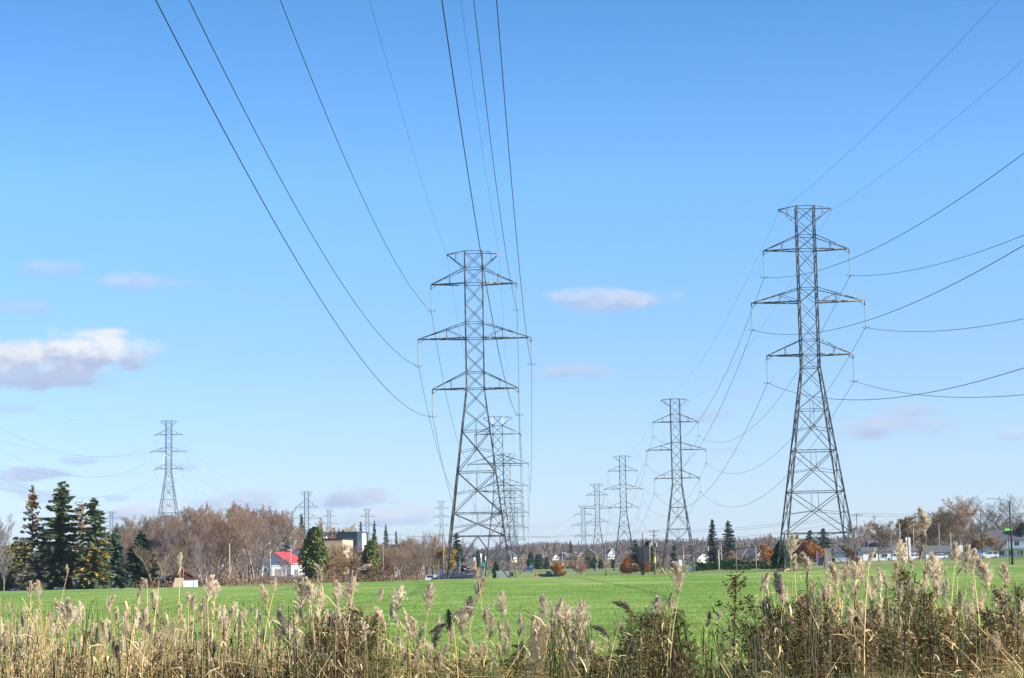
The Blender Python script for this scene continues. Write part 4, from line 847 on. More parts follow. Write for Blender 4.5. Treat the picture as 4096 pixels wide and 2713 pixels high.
# sheds
gable_house('shed', C1(2060, 0)[0], 410, 5.0, 4.4, 2.3, 1.6, rad(20), MT['maroon'], MT['grey_roof'], 'dark red garden shed with grey gable roof', 'shed', ov=.25, door=(-1.0, MT['maroon']))
p = gp(C1(2172, 0)[0], 396); root = empty('shed', tuple(p), rad(9)); tag(root, 'small whitewashed block shed with red brown lean-to roof', 'shed')
m = MB(); m.box((0, 0, .95), (2.9, 2.4, 1.9)); m.build('wall', mat('block_wall', (.7, .71, .73), .9, (.6, .61, .63), 1), root)
m = MB(); m.box((0, 0, 2.03), (3.3, 2.8, .26), taper=(.98, .98)); m.build('roof', MT['maroon'], root)
m = MB(); m.box((1.0, -1.23, .85), (.7, .06, 1.6)); m.build('door', MT['white'], root)
m = MB(); m.add([(0, 0, 0), (1.9, 0, 0), (2.3, .7, 2.3), (.5, .7, 2.3), (0, .06, 0), (1.9, .06, 0), (2.3, .76, 2.3), (.5, .76, 2.3)], [[0, 1, 2, 3], [7, 6, 5, 4], [0, 4, 5, 1], [1, 5, 6, 2], [2, 6, 7, 3], [3, 7, 4, 0]])
p = gp(C1(1960, 0)[0], 392); tag(m.build('plywood_sheet', mat('plywood', (.55, .42, .28), .8, (.48, .36, .24), 2), loc=tuple(p)), 'pale plywood sheet leaning against the dark red shed', 'board')
gable_house('shed', C1(1870, 0)[0], 412, 3.4, 6, 1.5, .7, rad(80), MT['navy'], MT['grey_roof'], 'low bluish roofed shed tucked behind the dark pyramid spruce', 'shed')
for cx, w_, mm, lb in ((685, 2.4, MT['grey_metal'], 'low grey metal box lying at the field edge under the evergreens'), (1307, 1.15, MT['path'], 'short concrete block in the grass beneath the blue green spruce'), (1475, 1.95, MT['path'], 'long concrete block in the grass beneath the dark pyramid spruce')):
    p = gp(C1(cx, 0)[0], 393); m = MB(); hh = .95 if w_ == 2.4 else .6
    m.box((0, 0, hh / 2), (w_, 1.1, hh), taper=(.97, .8)); m.box((0, 0, hh + .04), (w_ * .93, .8, .08), taper=(.95, .7)); tag(m.build('box' if w_ == 2.4 else 'concrete_block', mm, loc=(p[0], p[1], p[2] - .05)), lb, 'box' if w_ == 2.4 else 'block')
# far houses in the middle
for (c, d, W_, wl, rf, yaw, mw, mr, lb, extra) in (
        (C3(1735, 0), 1400, 7.5, 1.6, 2.2, .9, 'white', 'grey_roof', 'far white gabled house behind the small orange brown tree', 'white'), (C3(1870, 0), 1410, 7.5, 3.0, 2.4, -.35, 'brown_roof', 'grey_roof', 'far house with russet gable and white bargeboards by the yellow sign', 'white'),
        (C3(2010, 0), 1400, 10, 2.2, 2.6, 1.0, 'brown_roof', 'brown_roof', 'far brown roofed house with white chimney box', 'white'), (C3(1420, 0), 1350, 11, 3.0, 2.8, .2, 'brown_roof', 'brown_roof', 'far brown hip house left of the round green trees', None),
        (C3(1235, 0), 1300, 9, 4.0, 3.4, -.5, 'yellow', 'grey_roof', 'cream gabled house seen behind the central pylon legs', 'white'), (C3(1140, 0), 1320, 10, 2.2, 2.4, 1.0, 'brush', 'grey_roof', 'white eaved bungalow inside the big pylon base on the far road', 'white'),
        (C3(900, 0), 1250, 9, 5.5, 2.6, .3, 'siding', 'grey_roof', 'pale two level house glimpsed through the big pylon lattice', None), (C4(-110, 0), 1380, 10, 3.6, 3.8, -.2, 'brush_olive', 'brush_olive', 'olive roofed house near the foot of the dead-end pylon', None),
        (C4(125, 0), 1350, 6, 3.4, 3.2, .35, 'siding', 'grey_roof', 'white house with white chimney just before the orange tree', 'white'),
        (C4(1120, 0), 900, 7, 2.4, 1.8, .7, 'white', 'grey_roof', 'low grey roofed garage with white fascia by the hedge end', 'white'),
        (C4(1630, 0), 900, 9, 2.6, 2.7, .95, 'brown_roof', 'brown_roof', 'brown roofed house rising behind the tall hedge block', 'white'),
        (C4(1770, 0), 880, 8, 2.6, 2.8, .9, 'brown_roof', 'grey_roof', 'steep dark roof with bright white bargeboard behind the hedge', 'white'),
        (C4(1915, 0), 860, 6.5, 2.0, 1.5, -.3, 'brown_roof', 'brown_roof', 'small brown gabled roof next to the dark cedar', 'white')):
    mwall = MT[mw] if mw != 'yellow' else mat('cream_paint', (.6, .55, .38), .7)
    gable_house('house', c[0], d, W_, W_ * .9, wl, rf, yaw, mwall, MT[mr], lb, wins=((-2, 1.5, 1.4, 1.1), (1.8, 1.5, 1.4, 1.1)), chim=(1.5, 1, .9, MT['white']) if 'chimney' in lb else None, fascia=MT['white'] if extra else None)
# right side buildings
p0 = C5(2190, 0)[0]
r = gable_house('house', p0 + 30, 562, 8.0, 13.0, 5.3, 2.7, rad(90 - 14), MT['siding'], MT['grey_roof'], 'white two storey house with dark grey roof and maroon gable end', ov=.5, gable_m=MT['maroon'],
                wins=[(-4.5 + k * 2.6, 1.6, 1.3, 1.2, -1) for k in range(4)] + [(-4.5 + k * 3.5, 4.2, 1.3, 1.2, -1) for k in range(3)])
m = MB(); m.box((-5.0, 0, 2.9), (1.9, 11, .2)); [m.box((-5.8, y, 1.4), (.15, .15, 2.8)) for y in (-5, -1.7, 1.7, 5)]; m.build('porch', MT['white'], r)
r = gable_house('house', C5(870, 0)[0], 600, 8, 8, 3.6, 2.6, rad(90), MT['siding'], MT['grey_roof'], 'grey roofed house with a small white dormer behind the bare street tree', wins=[(-3 + k * 3, 1.6, 1.3, 1.2, -1) for k in range(3)])
m = MB(); m.box((-3.2, -.5, 5.6), (2.2, 2.4, 1.9)); m.build('dormer', MT['siding'], r); m = MB(); m.box((-3.2, -.5, 6.65), (2.8, 3.0, .2)); m.build('dormer_roof', MT['grey_metal'], r); win(r, (-4.35, -.5, 5.6), 1.3, 1.1, 's')
gable_house('house', C5(930, 0)[0], 560, 7, 15, 2.6, 1.2, rad(90), MT['white'], MT['grey_roof'], 'long low white bungalow below the dormer house', wins=[(-5 + k * 3.2, 1.5, 1.6, 1.0, -1) for k in range(4)])
gable_house('house', C5(1490, 0)[0], 570, 7, 10, 2.2, 1.8, rad(90), MT['white'], MT['grey_roof'], 'low white roadside building under the big tan tree', wins=[(-2.5 + k * 2.5, 1.3, 1.4, .9, -1) for k in range(3)])
gable_house('house', C5(1945, 0)[0], 600, 6, 6, 2.6, 2.2, rad(90), MT['siding'], MT['grey_roof'], 'small grey roofed annex next to the white two storey house')
gable_house('house', C5(510, 0)[0], 570, 7, 7, 2.8, 2.4, rad(80), MT['siding'], MT['grey_roof'], 'grey roofed building partly behind the eastern leg of the tallest pylon', wins=((-2, 1.4, 1, 1),))
# mound at the right edge
m = MB(); gx = np.linspace(-9, 9, 30); XX, YY = np.meshgrid(gx, gx); p = gp(4150, 420); ZZ = 1.9 * np.exp(-(XX / 4.2) ** 2 - (YY / 5) ** 2)
ZZ = ZZ + gz(XX + p[0], YY + p[1]) - .03 * (ZZ < .05); i = np.arange(29)[None] + (np.arange(29) * 30)[:, None]; i = i.ravel()
m.add(np.stack([XX + p[0], YY + p[1], ZZ], -1).reshape(-1, 3), np.stack([i, i + 1, i + 31, i + 30], 1)); tag(m.build('grass_mound', MT['field'], smooth=True), kind='structure')

# ---------------------------------------------------------------- vehicles
def lathe_wheel(root, c, r=.33, w_=.22):
    m = MB(); m.cyl((c[0] - 0, c[1] - w_ / 2, c[2]), (c[0], c[1] + w_ / 2, c[2]), r, n=14); wh = m.build('wheel', MT['rubber'], root)
    m = MB(); m.cyl((c[0], c[1] - w_ / 2 - .015, c[2]), (c[0], c[1] + w_ / 2 + .015, c[2]), r * .6, n=10); m.build('rim', MT['chrome'], wh)
def car(x, d, yaw, col, label, style='hatch', L_=4.4, group=None, name='parked_car', z=None):
    p = gp(x, d); root = empty(name, (p[0], p[1], (p[2] if z is None else z) + .06), yaw); tag(root, label, 'pickup truck' if style == 'pickup' else 'van' if style == 'van' else 'car', group)
    W_ = 1.78; h = L_ / 2
    if style == 'hatch': body = [(-h, .32), (-h, .85), (-h * .93, 1.0), (h * .42, .98), (h * .93, .8), (h, .62), (h, .3)]; cab = [(-h * .9, .98), (-h * .68, 1.46), (h * .02, 1.5), (h * .42, .97)]
    elif style == 'suv': body = [(-h, .38), (-h, 1.05), (-h * .96, 1.15), (h * .45, 1.12), (h * .94, .98), (h, .75), (h, .38)]; cab = [(-h * .94, 1.13), (-h * .82, 1.68), (h * .05, 1.72), (h * .45, 1.11)]
    elif style == 'van': body = [(-h, .4), (-h, 1.5), (-h * .97, 1.6), (h * .5, 1.5), (h * .92, 1.15), (h, .8), (h, .38)]; cab = [(-h * .96, 1.55), (-h * .93, 2.2), (h * .3, 2.2), (h * .6, 1.45)]; W_ = 1.95
    else: body = [(-h, .5), (-h, 1.12), (-h * .1, 1.12), (h * .4, 1.1), (h * .92, 1.0), (h, .8), (h, .48)]; cab = [(-h * .1, 1.1), (-h * .06, 1.72), (h * .18, 1.74), (h * .42, 1.08)]; W_ = 1.95
    def prism(m, pr, w0, w1, z0, z1, mi=0):
        n = len(pr); v = []
        for s in (-1, 1):
            for (a, b_) in pr:
                t = (b_ - z0) / (z1 - z0); v.append((a, s * (w0 + (w1 - w0) * t) / 2, b_))
        c0 = (np.mean([a for a, _ in pr]), np.mean([b_ for _, b_ in pr]))
        v += [(c0[0], -(w0 + (w1 - w0) * (c0[1] - z0) / (z1 - z0)) / 2, c0[1]), (c0[0], (w0 + (w1 - w0) * (c0[1] - z0) / (z1 - z0)) / 2, c0[1])]
        i = np.arange(n); j = (i + 1) % n
        m.add(v, np.stack([i, j, j + n, i + n], 1), mi); m.n -= 0
        k = m.n - len(v)
        for a, b_ in zip(i, j): pass
        m.f[3].append(np.stack([j, i, np.full(n, 2 * n)], 1) + k); m.f[3].append(np.stack([i + n, j + n, np.full(n, 2 * n + 1)], 1) + k); m.fm[3] += [np.full(n, mi)] * 2
    m = MB(); prism(m, body, W_, W_ * .97, .3, 1.1)
    zt = max(b_ for _, b_ in cab); tops = [(a * .97, zt) for a, b_ in cab if b_ > zt - .06]
    m.box(((tops[0][0] + tops[-1][0]) / 2, 0, zt + .02), (abs(tops[-1][0] - tops[0][0]) + .12, W_ * .76, .06), taper=(.94, .94))
    for s in (-1, 1):      # pillars
        for k in ((0, 1), (2, 3)): m.tubes([(cab[k[0]][0], s * W_ * .47, cab[k[0]][1])], [(cab[k[1]][0], s * W_ * .39, cab[k[1]][1])], .045)
        m.tubes([((cab[0][0] + cab[3][0]) / 2, s * W_ * .475, cab[0][1])], [((cab[1][0] + cab[2][0]) / 2, s * W_ * .395, zt)], .04)
    if style == 'pickup': m.box((-h * .55, 0, 1.16), (h * .88, W_ * .99, .06))
    m.build('body', paint(col), root)
    m = MB(); prism(m, cab, W_ * .93, W_ * .78, cab[0][1], zt); m.build('windows', MT['pane'], root)
    for a in (-h * .62, h * .62):
        for s in (-1, 1): lathe_wheel(root, (a, s * W_ * .44, .34 if style != 'pickup' else .38), .34 if style != 'pickup' else .39)
    for s in (-1, 1):
        m = MB(); m.box((h - .06, s * W_ * .38, .72), (.16, .32, .17)); m.build('headlight', MT['lamp'], root)
        m = MB(); m.box((-h + .04, s * W_ * .42, .88), (.14, .22, .26)); m.build('tail_light', MT['tail'], root)
    for q in (1, -1): m = MB(); m.box((q * (h + .01), 0, .46), (.14, W_ * .92, .2)); m.build('bumper', MT['dark_metal'], root)
    return root
gc = 'cars parked where the road meets the field'
car(C1(172, 0)[0], 408, rad(8), (0.01, 0.035, 0.30), 'dark blue hatchback parked in the shade of the evergreens', L_=4.5, style='suv')
car(C3(1455, 0)[0], 810, rad(178), (0.01, 0.07, 0.42), 'bright blue hatchback driving on the far lawn road', 'hatch', 4.3, name='car')
car(C3(1680, 0)[0], 448, rad(0), (0.006, 0.012, 0.02), 'black pickup truck passing behind the crest of the field', 'pickup', 5.6, name='pickup_truck')
car(C3(490, 0)[0], 398, rad(196), (0.008, 0.012, 0.03), 'dark navy estate car in front, behind the left foot of the big pylon', 'suv', 4.7, gc)
car(C3(615, 0)[0], 400, rad(192), (0.012, 0.012, 0.02), 'black car with red tail lights directly inside the big pylon base', 'suv', 4.5, gc)
car(C3(690, 0)[0], 406, rad(190), (0.01, 0.03, 0.16), 'dark blue car beside the white one in the front row', 'hatch', 4.2, gc)
car(C3(745, 0)[0], 410, rad(192), (0.7, 0.7, 0.7), 'white car in the front row of the roadside parking', 'hatch', 4.3, gc)
car(C3(795, 0)[0], 404, rad(188), (0.03, 0.03, 0.05), 'dark car at the end of the front row with red lamps', 'hatch', 4.3, gc)
car(C3(348, 0)[0], 399, rad(262), (0.72, 0.72, 0.72), 'white car at the near end of the parking by the thicket', 'hatch', 4.0, gc)
car(C3(772, 0)[0], 560, rad(255), (0.02, 0.10, 0.28), 'mid blue car, nearest in the line along the road', 'hatch', 4.2, gc)
car(C3(812, 0)[0], 640, rad(260), (0.03, 0.13, 0.25), 'steel blue car, second in the line along the road', 'suv', 4.4, gc)
car(C3(832, 0)[0], 720, rad(262), (0.5, 0.52, 0.55), 'silver car, third in the line along the road', 'hatch', 4.2, gc)
car(C3(845, 0)[0], 820, rad(264), (0.10, 0.10, 0.12), 'grey car far up the line along the road', 'hatch', 4.2, gc)
car(C3(838, 0)[0], 940, rad(264), (0.02, 0.16, 0.24), 'teal car at the top of the road', 'suv', 4.3, gc)
car(C3(780, 0)[0], 900, rad(80), (0.4, 0.03, 0.05), 'red car coming down the road below the white van', 'hatch', 4.2, gc)
car(C3(765, 0)[0], 980, rad(80), (0.75, 0.75, 0.75), 'white delivery van at the top of the road', 'van', 5.2, gc)
car(C3(1185, 0)[0], 700, rad(178), (0.02, 0.03, 0.06), 'dark blue car passing above the corrugated container', 'hatch', 4.3)
car(C3(1945, 0)[0], 890, rad(170), (0.05, 0.05, 0.05), 'grey brown car on the far lawn road before the bare twin stemmed tree', 'hatch', 4.2)
car(C5(2010, 0)[0], 535, rad(176), (0.75, 0.75, 0.76), 'white estate car in front of the white two storey house', 'suv', 4.9)
car(C5(1868, 0)[0], 520, rad(258), (0.01, 0.02, 0.05), 'dark car beside the blue sign on the street', 'suv', 4.5)
car(C5(1190, 0)[0], 532, rad(178), (0.75, 0.75, 0.75), 'white car parked below the pale pylon sign', 'hatch', 4.4)
car(C5(1480, 0)[0], 530, rad(178), (0.72, 0.72, 0.72), 'white car partly hidden by tall plumes under the big tan tree', 'hatch', 4.4)
car(C5(1000, 0)[0], 532, rad(178), (0.70, 0.71, 0.72), 'white car in front of the long low bungalow', 'suv', 4.4)
car(C4(2080, 0)[0] - 110, 500, rad(178), (0.5, 0.5, 0.52), 'silver car glimpsed between the hedge and the second billboard line pylon', 'hatch', 4.4)
# trailer cage by the road
p = gp(C3(607, 0)[0], 520); root = empty('cage_trailer', tuple(p + [0, 0, .06]), rad(8)); tag(root, 'red and dark cage trailer standing on the road verge in the big pylon base', 'trailer')
m = MB(); hx, hy = 1.6, 1.3
for s in (-1, 1):
    for q in (-1, 1): m.tubes([(s * hx, q * hy, .6)], [(s * hx, q * hy, 3.0)], .06)
    m.tubes([(s * hx, -hy, 3.0), (s * hx, -hy, .6)], [(s * hx, hy, 3.0), (s * hx, hy, .6)], .06); m.tubes([(-hx, s * hy, 3.0), (-hx, s * hy, 1.0)], [(hx, s * hy, 3.0), (hx, s * hy, 1.0)], .06)
for k in range(9): m.tubes([(-hx + k * .4, -hy, .7)], [(-hx + k * .4, -hy, 3.0)], .04)
m.build('cage', MT['grey_metal'], root); m = MB(); m.box((0, 0, .65), (3.4, 2.7, .3)); m.box((1.62, 0, 1.9), (.1, 2.5, 2.1)); m.build('frame', paint((.4, .03, .05)), root)
for s in (-1, 1): lathe_wheel(root, (0, s * 1.2, .35))

# ---------------------------------------------------------------- poles, lamps, signs
def pole(c0, c1, d, r=.14, m_='wood', label='', arms=0, tr=(), name='utility_pole', arm_yaw=0.0):
    """c0 top pixel, c1 unused foot pixel; the pole stands on the ground at depth d"""
    p = at(c0[0], c0[1], d); zb = g(p[0], d); H = p[2] - zb; root = empty(name, (p[0], d, zb), arm_yaw); tag(root, label, 'pole')
    m = MB(); m.cyl((0, 0, -.3), (0, 0, H), r, r * .7, n=9); m.build('shaft', MT[m_], root, smooth=True)
    for k in range(arms):
        m = MB(); z = H - .35 - k * 1.0; m.box((0, -r - .05, z), (2.6 if k == 0 else 1.8, .12, .14)); a = m.build('crossarm', MT['wood'], root)
        for x in (-1.15, -.5, .5, 1.15):
            if k and abs(x) > 1: continue
            m = MB(); m.cyl((x, -r - .05, z + .07), (x, -r - .05, z + .3), .06, .04, n=7); m.build('insulator', MT['glass_ins'], a)
    for (dx, dz) in tr:
        m = MB(); m.cyl((dx, -.1, H - dz - .55), (dx, -.1, H - dz + .4), .27, n=12); m.cyl((dx, -.1, H - dz + .4), (dx, -.1, H - dz + .65), .06, n=6); m.build('transformer', MT['grey_metal'], root)
    return np.array([p[0], d, p[2]]), root
def lamp(c0, d, side, L_, r=.07, label='', rise=.5, m_='grey_metal'):
    p = at(c0[0], c0[1], d); zb = g(p[0], d); H = p[2] - zb; root = empty('street_lamp', (p[0], d, zb)); tag(root, label, 'street lamp')
    m = MB(); m.cyl((0, 0, -.2), (0, 0, H), r * 1.4, r * .8, n=9); m.cyl((0, 0, -.05), (0, 0, .35), r * 2.2, n=9); m.build('shaft', MT[m_], root, smooth=True)
    P = np.array([(side * L_ * t, 0, H - .1 + rise * (1 - (1 - t) ** 2)) for t in np.linspace(0, 1, 8)]); m = MB(); m.tubes(P[:-1], P[1:], r * .6, n=5); m.build('arm', MT['grey_metal'], root)
    m = MB(); m.box((side * (L_ + .3), 0, H - .1 + rise - .02), (.85, .3, .16), taper=(.8, .6)); m.build('lamp_head', MT['grey_metal'], root); return root
p1, _ = pole(C3(490, 820), 0, 420, .2, 'wood', 'tall weathered wooden pole standing left of the big pylon foot')
pole(C3(682, 1050), 0, 450, .1, 'grey_metal', 'thin grey pole seen through the big pylon base', name='metal_pole')
p2, _ = pole(C4(60, 960), 0, 470, .12, 'wood', 'thin brown wooden pole on the lawn left of the orange tree')
pole(C4(70, 1160), 0, 475, .07, 'wood', 'short wooden post right behind the thin brown pole', name='wooden_post')
p3, _ = pole(C4(615, 768), 0, 480, .22, 'wood', 'big utility pole with crossarms and transformers right of the billboard', arms=2, tr=((.42, 3.6), (-.75, 3.2), (-1.1, 3.6)))
q = MB(); q.cyl((0, 0, 3.0), (0, 0, 4.4), .25, n=9); q.build('cable_guard', MT['yellow'], _)
pole(C4(482, 805), 0, 490, .13, 'dark_metal', 'dark pole rising behind the billboard', name='metal_pole')
for i, (c, d, r_, mm, lb) in enumerate(((C4(775, 1000), 520, .12, 'wood', 'utility pole just inside the western leg of the second billboard line pylon'), (C4(1213, 905), 500, .15, 'wood', 'wooden pole in front of the first of the two tall spruces'), (C4(1382, 945), 520, .12, 'pale_wood', 'pale pole between the two tall spruces'),
                         (C4(1350, 1002), 430, .2, 'pale_wood', 'short thick greenish post against the trimmed hedge'), (C4(1545, 855), 430, .15, 'wood', 'wooden pole just right of the twin topped spruce'), (C4(1775, 945), 425, .1, 'pale_wood', 'slim pole before the steep roof with white bargeboard'),
                         (C4(1065, 985), 500, .12, 'pale_wood', 'pale pole by the eastern leg of the second billboard line pylon'), (C2(337, 925), 400, .14, 'pale_wood', 'yellowish wooden pole standing alone at the wood edge'),
                         (C2(1035, 940), 530, .12, 'grey_metal', 'grey pole behind the ridge of the white barn house'), (C5(955, 610), 480, .12, 'wood', 'dark wooden pole before the dormer house'),
                         (C5(1050, 650), 500, .18, 'pale_wood', 'pale round pole between dormer house and pylon sign'), (C5(1590, 740), 500, .13, 'pale_wood', 'pale wooden pole beneath the big tan tree'), (C5(1195, 640), 540, .1, 'grey_metal', 'grey pole behind the pylon sign'), (C5(1465, 640), 540, .1, 'grey_metal', 'grey pole at the edge of the big tan tree'),
                         (C3(2240 - 1600 + 1600, 1160), 900, .1, 'grey_metal', 'sign post on the far lawn near the walking person'), (C3(440, 1100), 380, .1, 'wood', 'thin post on the verge left of the tall weathered pole'))):
    pole(c, 0, d, r_, mm, lb, tr=((0.3, 1.8),) if i == 1 else ())
pole(C2(515, 800), 0, 415, .14, 'wood', 'utility pole with crossarm among the bare trees, first of the close pair', arms=1, tr=((-.45, 3.9),))
pole(C2(555, 800), 0, 422, .15, 'wood', 'utility pole with drum, second of the close pair in the wood', tr=((.0, 4.3),))
pole(C2(797, 850), 0, 520, .24, 'pale_wood', 'pale utility pole with white transformer rising behind the white barn house', arms=1, tr=((0, 2.4),))
p4, _ = pole(C5(598, 540), 0, 420, .14, 'wood', 'utility pole with transformer east of the tallest pylon', arms=1, tr=((-.5, 4.6),))
lamp(C2(1035, 945), 528, -1, 2.2, label='grey street lamp with long arm over the barn roof')
lamp(C2(2087, 930), 430, 1, 2.3, label='curved street lamp beside the further green cedar', rise=.9)
lamp(C3(1850, 1012), 800, -1, 1.8, .12, label='street lamp on the far road above the yellow sign', rise=1.2)
lamp(C3(1630, 1010), 980, -1, 2.3, .12, label='faint street lamp behind the round green trees', rise=1.0)
lamp(C4(950, 975), 470, 1, 1.8, .1, label='street lamp inside the second billboard line pylon', rise=1.0)
lamp(C5(600, 668), 422, 1, 2.8, .08, label='street lamp arm fixed beside the transformer pole', rise=-.3)
lamp(C5(1130, 590), 500, 1, 3.2, .1, label='dark street lamp in front of the brown leaved tree', rise=.3, m_='dark_metal')
lamp(C5(2215, 410), 310, -1, 3.0, .12, label='tallest street lamp, standing over the white two storey house', rise=.6, m_='dark_metal')
lamp(C5(1905, 490), 500, 1, 1.0, .09, label='street lamp with short arm right of the big tan tree', rise=.1, m_='dark_metal')
# billboard seen from behind
p = gp(C4(493, 0)[0], 470); root = empty('billboard', tuple(p)); tag(root, 'dark double billboard on two posts seen edge on', 'billboard'); s_ = 470 / FPX / 2.851
zb = p[2]; zf = lambda cy: at(C4(493, cy)[0], C4(493, cy)[1], 470)[2] - zb
for cx in (478, 500): m = MB(); m.cyl(((cx - 493) * s_, 0, -.3), ((cx - 493) * s_, 0, zf(962)), .19, n=9); m.build('post', MT['dark_metal'], root)
m = MB(); m.box(((532 - 493) * s_, .3, (zf(956) + zf(1140)) / 2), ((568 - 497) * s_, .5, zf(956) - zf(1140)), rz=.25); pn = m.build('panel', MT['dark_metal'], root)
m = MB(); x_ = (571 - 493) * s_; m.box((x_, .55, (zf(956) + zf(1140)) / 2), (.16, .7, zf(956) - zf(1140) + .1), rz=.25); m.build('panel_edge', MT['grey_metal'], pn)
m = MB(); m.box(((452 - 493) * s_, .8, (zf(962) + zf(1140)) / 2), ((464 - 440) * s_, 3.0, zf(962) - zf(1140)), rz=-.12); m.build('panel', MT['dark_metal'], root)
m = MB(); m.box(((490 - 493) * s_, -.7, zf(1163)), (240 * s_, .9, .16)); 
for k in range(7): m.tubes([((-115 + k * 38) * s_, -1.1, zf(1163))], [((-115 + k * 38) * s_, -1.1, zf(1163) + .5)], .03)
m.build('catwalk', MT['dark_metal'], root)
m = MB(); m.box(((382 - 493) * s_, -1.2, zf(1158)), (.9, .4, .3), taper=(.7, .7)); m.build('floodlight', MT['grey_metal'], root)
# transformer container
p = gp(C3(1165, 0)[0], 285); root = empty('utility_cabinet', (p[0], p[1], p[2] - .1), rad(3)); tag(root, 'pale corrugated metal cabinet at the right foot of the big pylon', 'cabinet')
m = MB(); m.box((0, 0, .8), (1.75, 1.4, 1.6)); [m.box((-.8 + k * .16, -.72, .8), (.05, .06, 1.5)) for k in range(11)]; m.build('body', mat('cabinet_metal', (.5, .51, .5), .5, (.42, .43, .42), 2), root)
m = MB(); m.box((0, 0, 1.64), (1.85, 1.5, .08), taper=(.97, .97)); m.build('lid', MT['grey_metal'], root); m = MB(); m.box((-.96, 0, .6), (.12, 1.1, 1.2)); m.box((.96, 0, .6), (.12, 1.1, 1.2)); m.build('side_panel', MT['dark_metal'], root)
p = gp(C3(1272, 0)[0], 280); root = empty('meter_box', tuple(p)); tag(root, 'small dark meter box on a post right of the corrugated cabinet', 'box')
m = MB(); m.cyl((0, 0, -.2), (0, 0, 1.0), .06, n=7); m.build('post', MT['grey_metal'], root); m = MB(); m.box((0, -.1, 1.0), (.45, .3, .5)); m.box((0, -.1, 1.27), (.5, .36, .05)); m.build('box_body', MT['dark_metal'], root)
def sign(c, d, w_, h_, mm, label, shape='box', postH=None, post='grey_metal'):
    p = at(c[0], c[1], d); zb = g(p[0], d); zc = p[2] - zb; root = empty('road_sign', (p[0], d, zb)); tag(root, label, 'sign')
    m = MB(); m.cyl((0, 0, -.2), (0, 0, zc), .06 if d < 500 else .1, n=6); m.build('post', MT[post], root); m = MB()
    if shape == 'diamond': s = w_ / 1.41; v = np.array([(0, -.1, -w_ / 1.41), (s, -.1, 0), (0, -.1, s), (-s, -.1, 0)]); m.add(np.concatenate([v, v + [0, .05, 0]]), [[0, 1, 2, 3], [7, 6, 5, 4], [0, 4, 5, 1], [1, 5, 6, 2], [2, 6, 7, 3], [3, 7, 4, 0]]); m.v[-1][:, 2] += zc
    else: m.box((0, -.12, zc), (w_, .06, h_)); m.box((0, -.16, zc), (w_ * .9, .03, h_ * .86))
    m.build('sign_plate', MT[mm], root); return root
sign(C3(1493, 1187), 880, 1.6, .8, 'green_sign', 'green and white street sign beside the bright blue hatchback')
sign(C3(1855, 1166), 800, 1.0, 1.0, 'yellow', 'yellow diamond warning sign above the small orange brown tree', 'diamond')
sign(C3(2025, 1198), 860, .9, 1.6, 'white', 'white notice board left of the bare twin stemmed tree')
sign(C3(2240, 1168), 860, .8, 1.2, 'green_sign', 'teal sign on the far lawn right of the walking person')
sign(C4(915, 1148), 420, .8, 1.4, 'white', 'white sign plate before the low garage')
sign(C5(1902, 975), 500, .6, 2.6, 'blue', 'blue street sign by the dark car')
sign(C5(1700, 915), 480, .9, 1.8, 'white', 'white sign behind the tallest reeds on the street')
sign(C5(210, 1048), 385, 1.2, 1.5, 'dark', 'dark notice sign with pale square frame left of the stone pillar')
sign(C5(2200, 712), 311, 1.2, .35, 'lime_sign', 'lime green street name sign high on the tallest lamp pole', post='dark_metal')
sign(C3(960, 1165), 560, 2.0, 1.1, 'green_sign', 'small green road sign under the central pylons')
# pale pylon sign and stone pillar, banner, red disc
p = gp(C5(1155, 0)[0], 515); hz = at(*C5(1155, 790), 515)[2] - p[2]; root = empty('pylon_sign', tuple(p)); tag(root, 'tall pale slab sign with faded red marks behind the reeds', 'sign')
m = MB(); m.box((0, 0, hz / 2), (1.3, .4, hz - .4)); m.box((0, 0, hz - .12), (1.3, .38, .24), taper=(.6, 1)); m.build('panel', MT['white'], root); m = MB(); m.box((-.35, -.23, hz * .72), (.35, .05, hz * .3)); m.box((.2, -.23, hz * .55), (.25, .05, hz * .2)); m.build('marking', mat('faded_red', (.6, .25, .22), .7), root)
p = gp(C5(300, 0)[0], 380); hz = at(*C5(300, 910), 380)[2] - p[2]; m = MB()
for k in range(9): m.box((rng.uniform(-.04, .04), 0, hz * (k + .5) / 9), (1.35 + rng.uniform(-.1, .1), 1.2, hz / 9 - .01))
tag(m.build('stone_pillar', MT['stone'], loc=tuple(p)), 'rough stone pillar on the lawn between the tallest pylon legs', 'pillar')
p = gp(C5(185, 0)[0], 378); root = empty('banner', tuple(p)); tag(root, 'purple vertical banner left of the stone pillar', 'banner'); m = MB(); m.cyl((0, 0, -.2), (0, 0, 3.4), .05, n=6); m.build('post', MT['grey_metal'], root); m = MB(); m.box((.15, 0, 2.0), (.28, .04, 2.4)); m.build('cloth', MT['purple'], root)
p = at(*C5(540, 967), 500); zb = g(p[0], 500); root = empty('road_sign', (p[0], 500, zb)); tag(root, 'round red sign in front of the white cars at the tallest pylon', 'sign'); m = MB(); m.cyl((0, 0, -.2), (0, 0, p[2] - zb), .05, n=6); m.build('post', MT['grey_metal'], root)
m = MB(); m.cyl((0, -.1, p[2] - zb), (0, -.16, p[2] - zb), .5, n=8); m.build('sign_plate', MT['tail'], root)
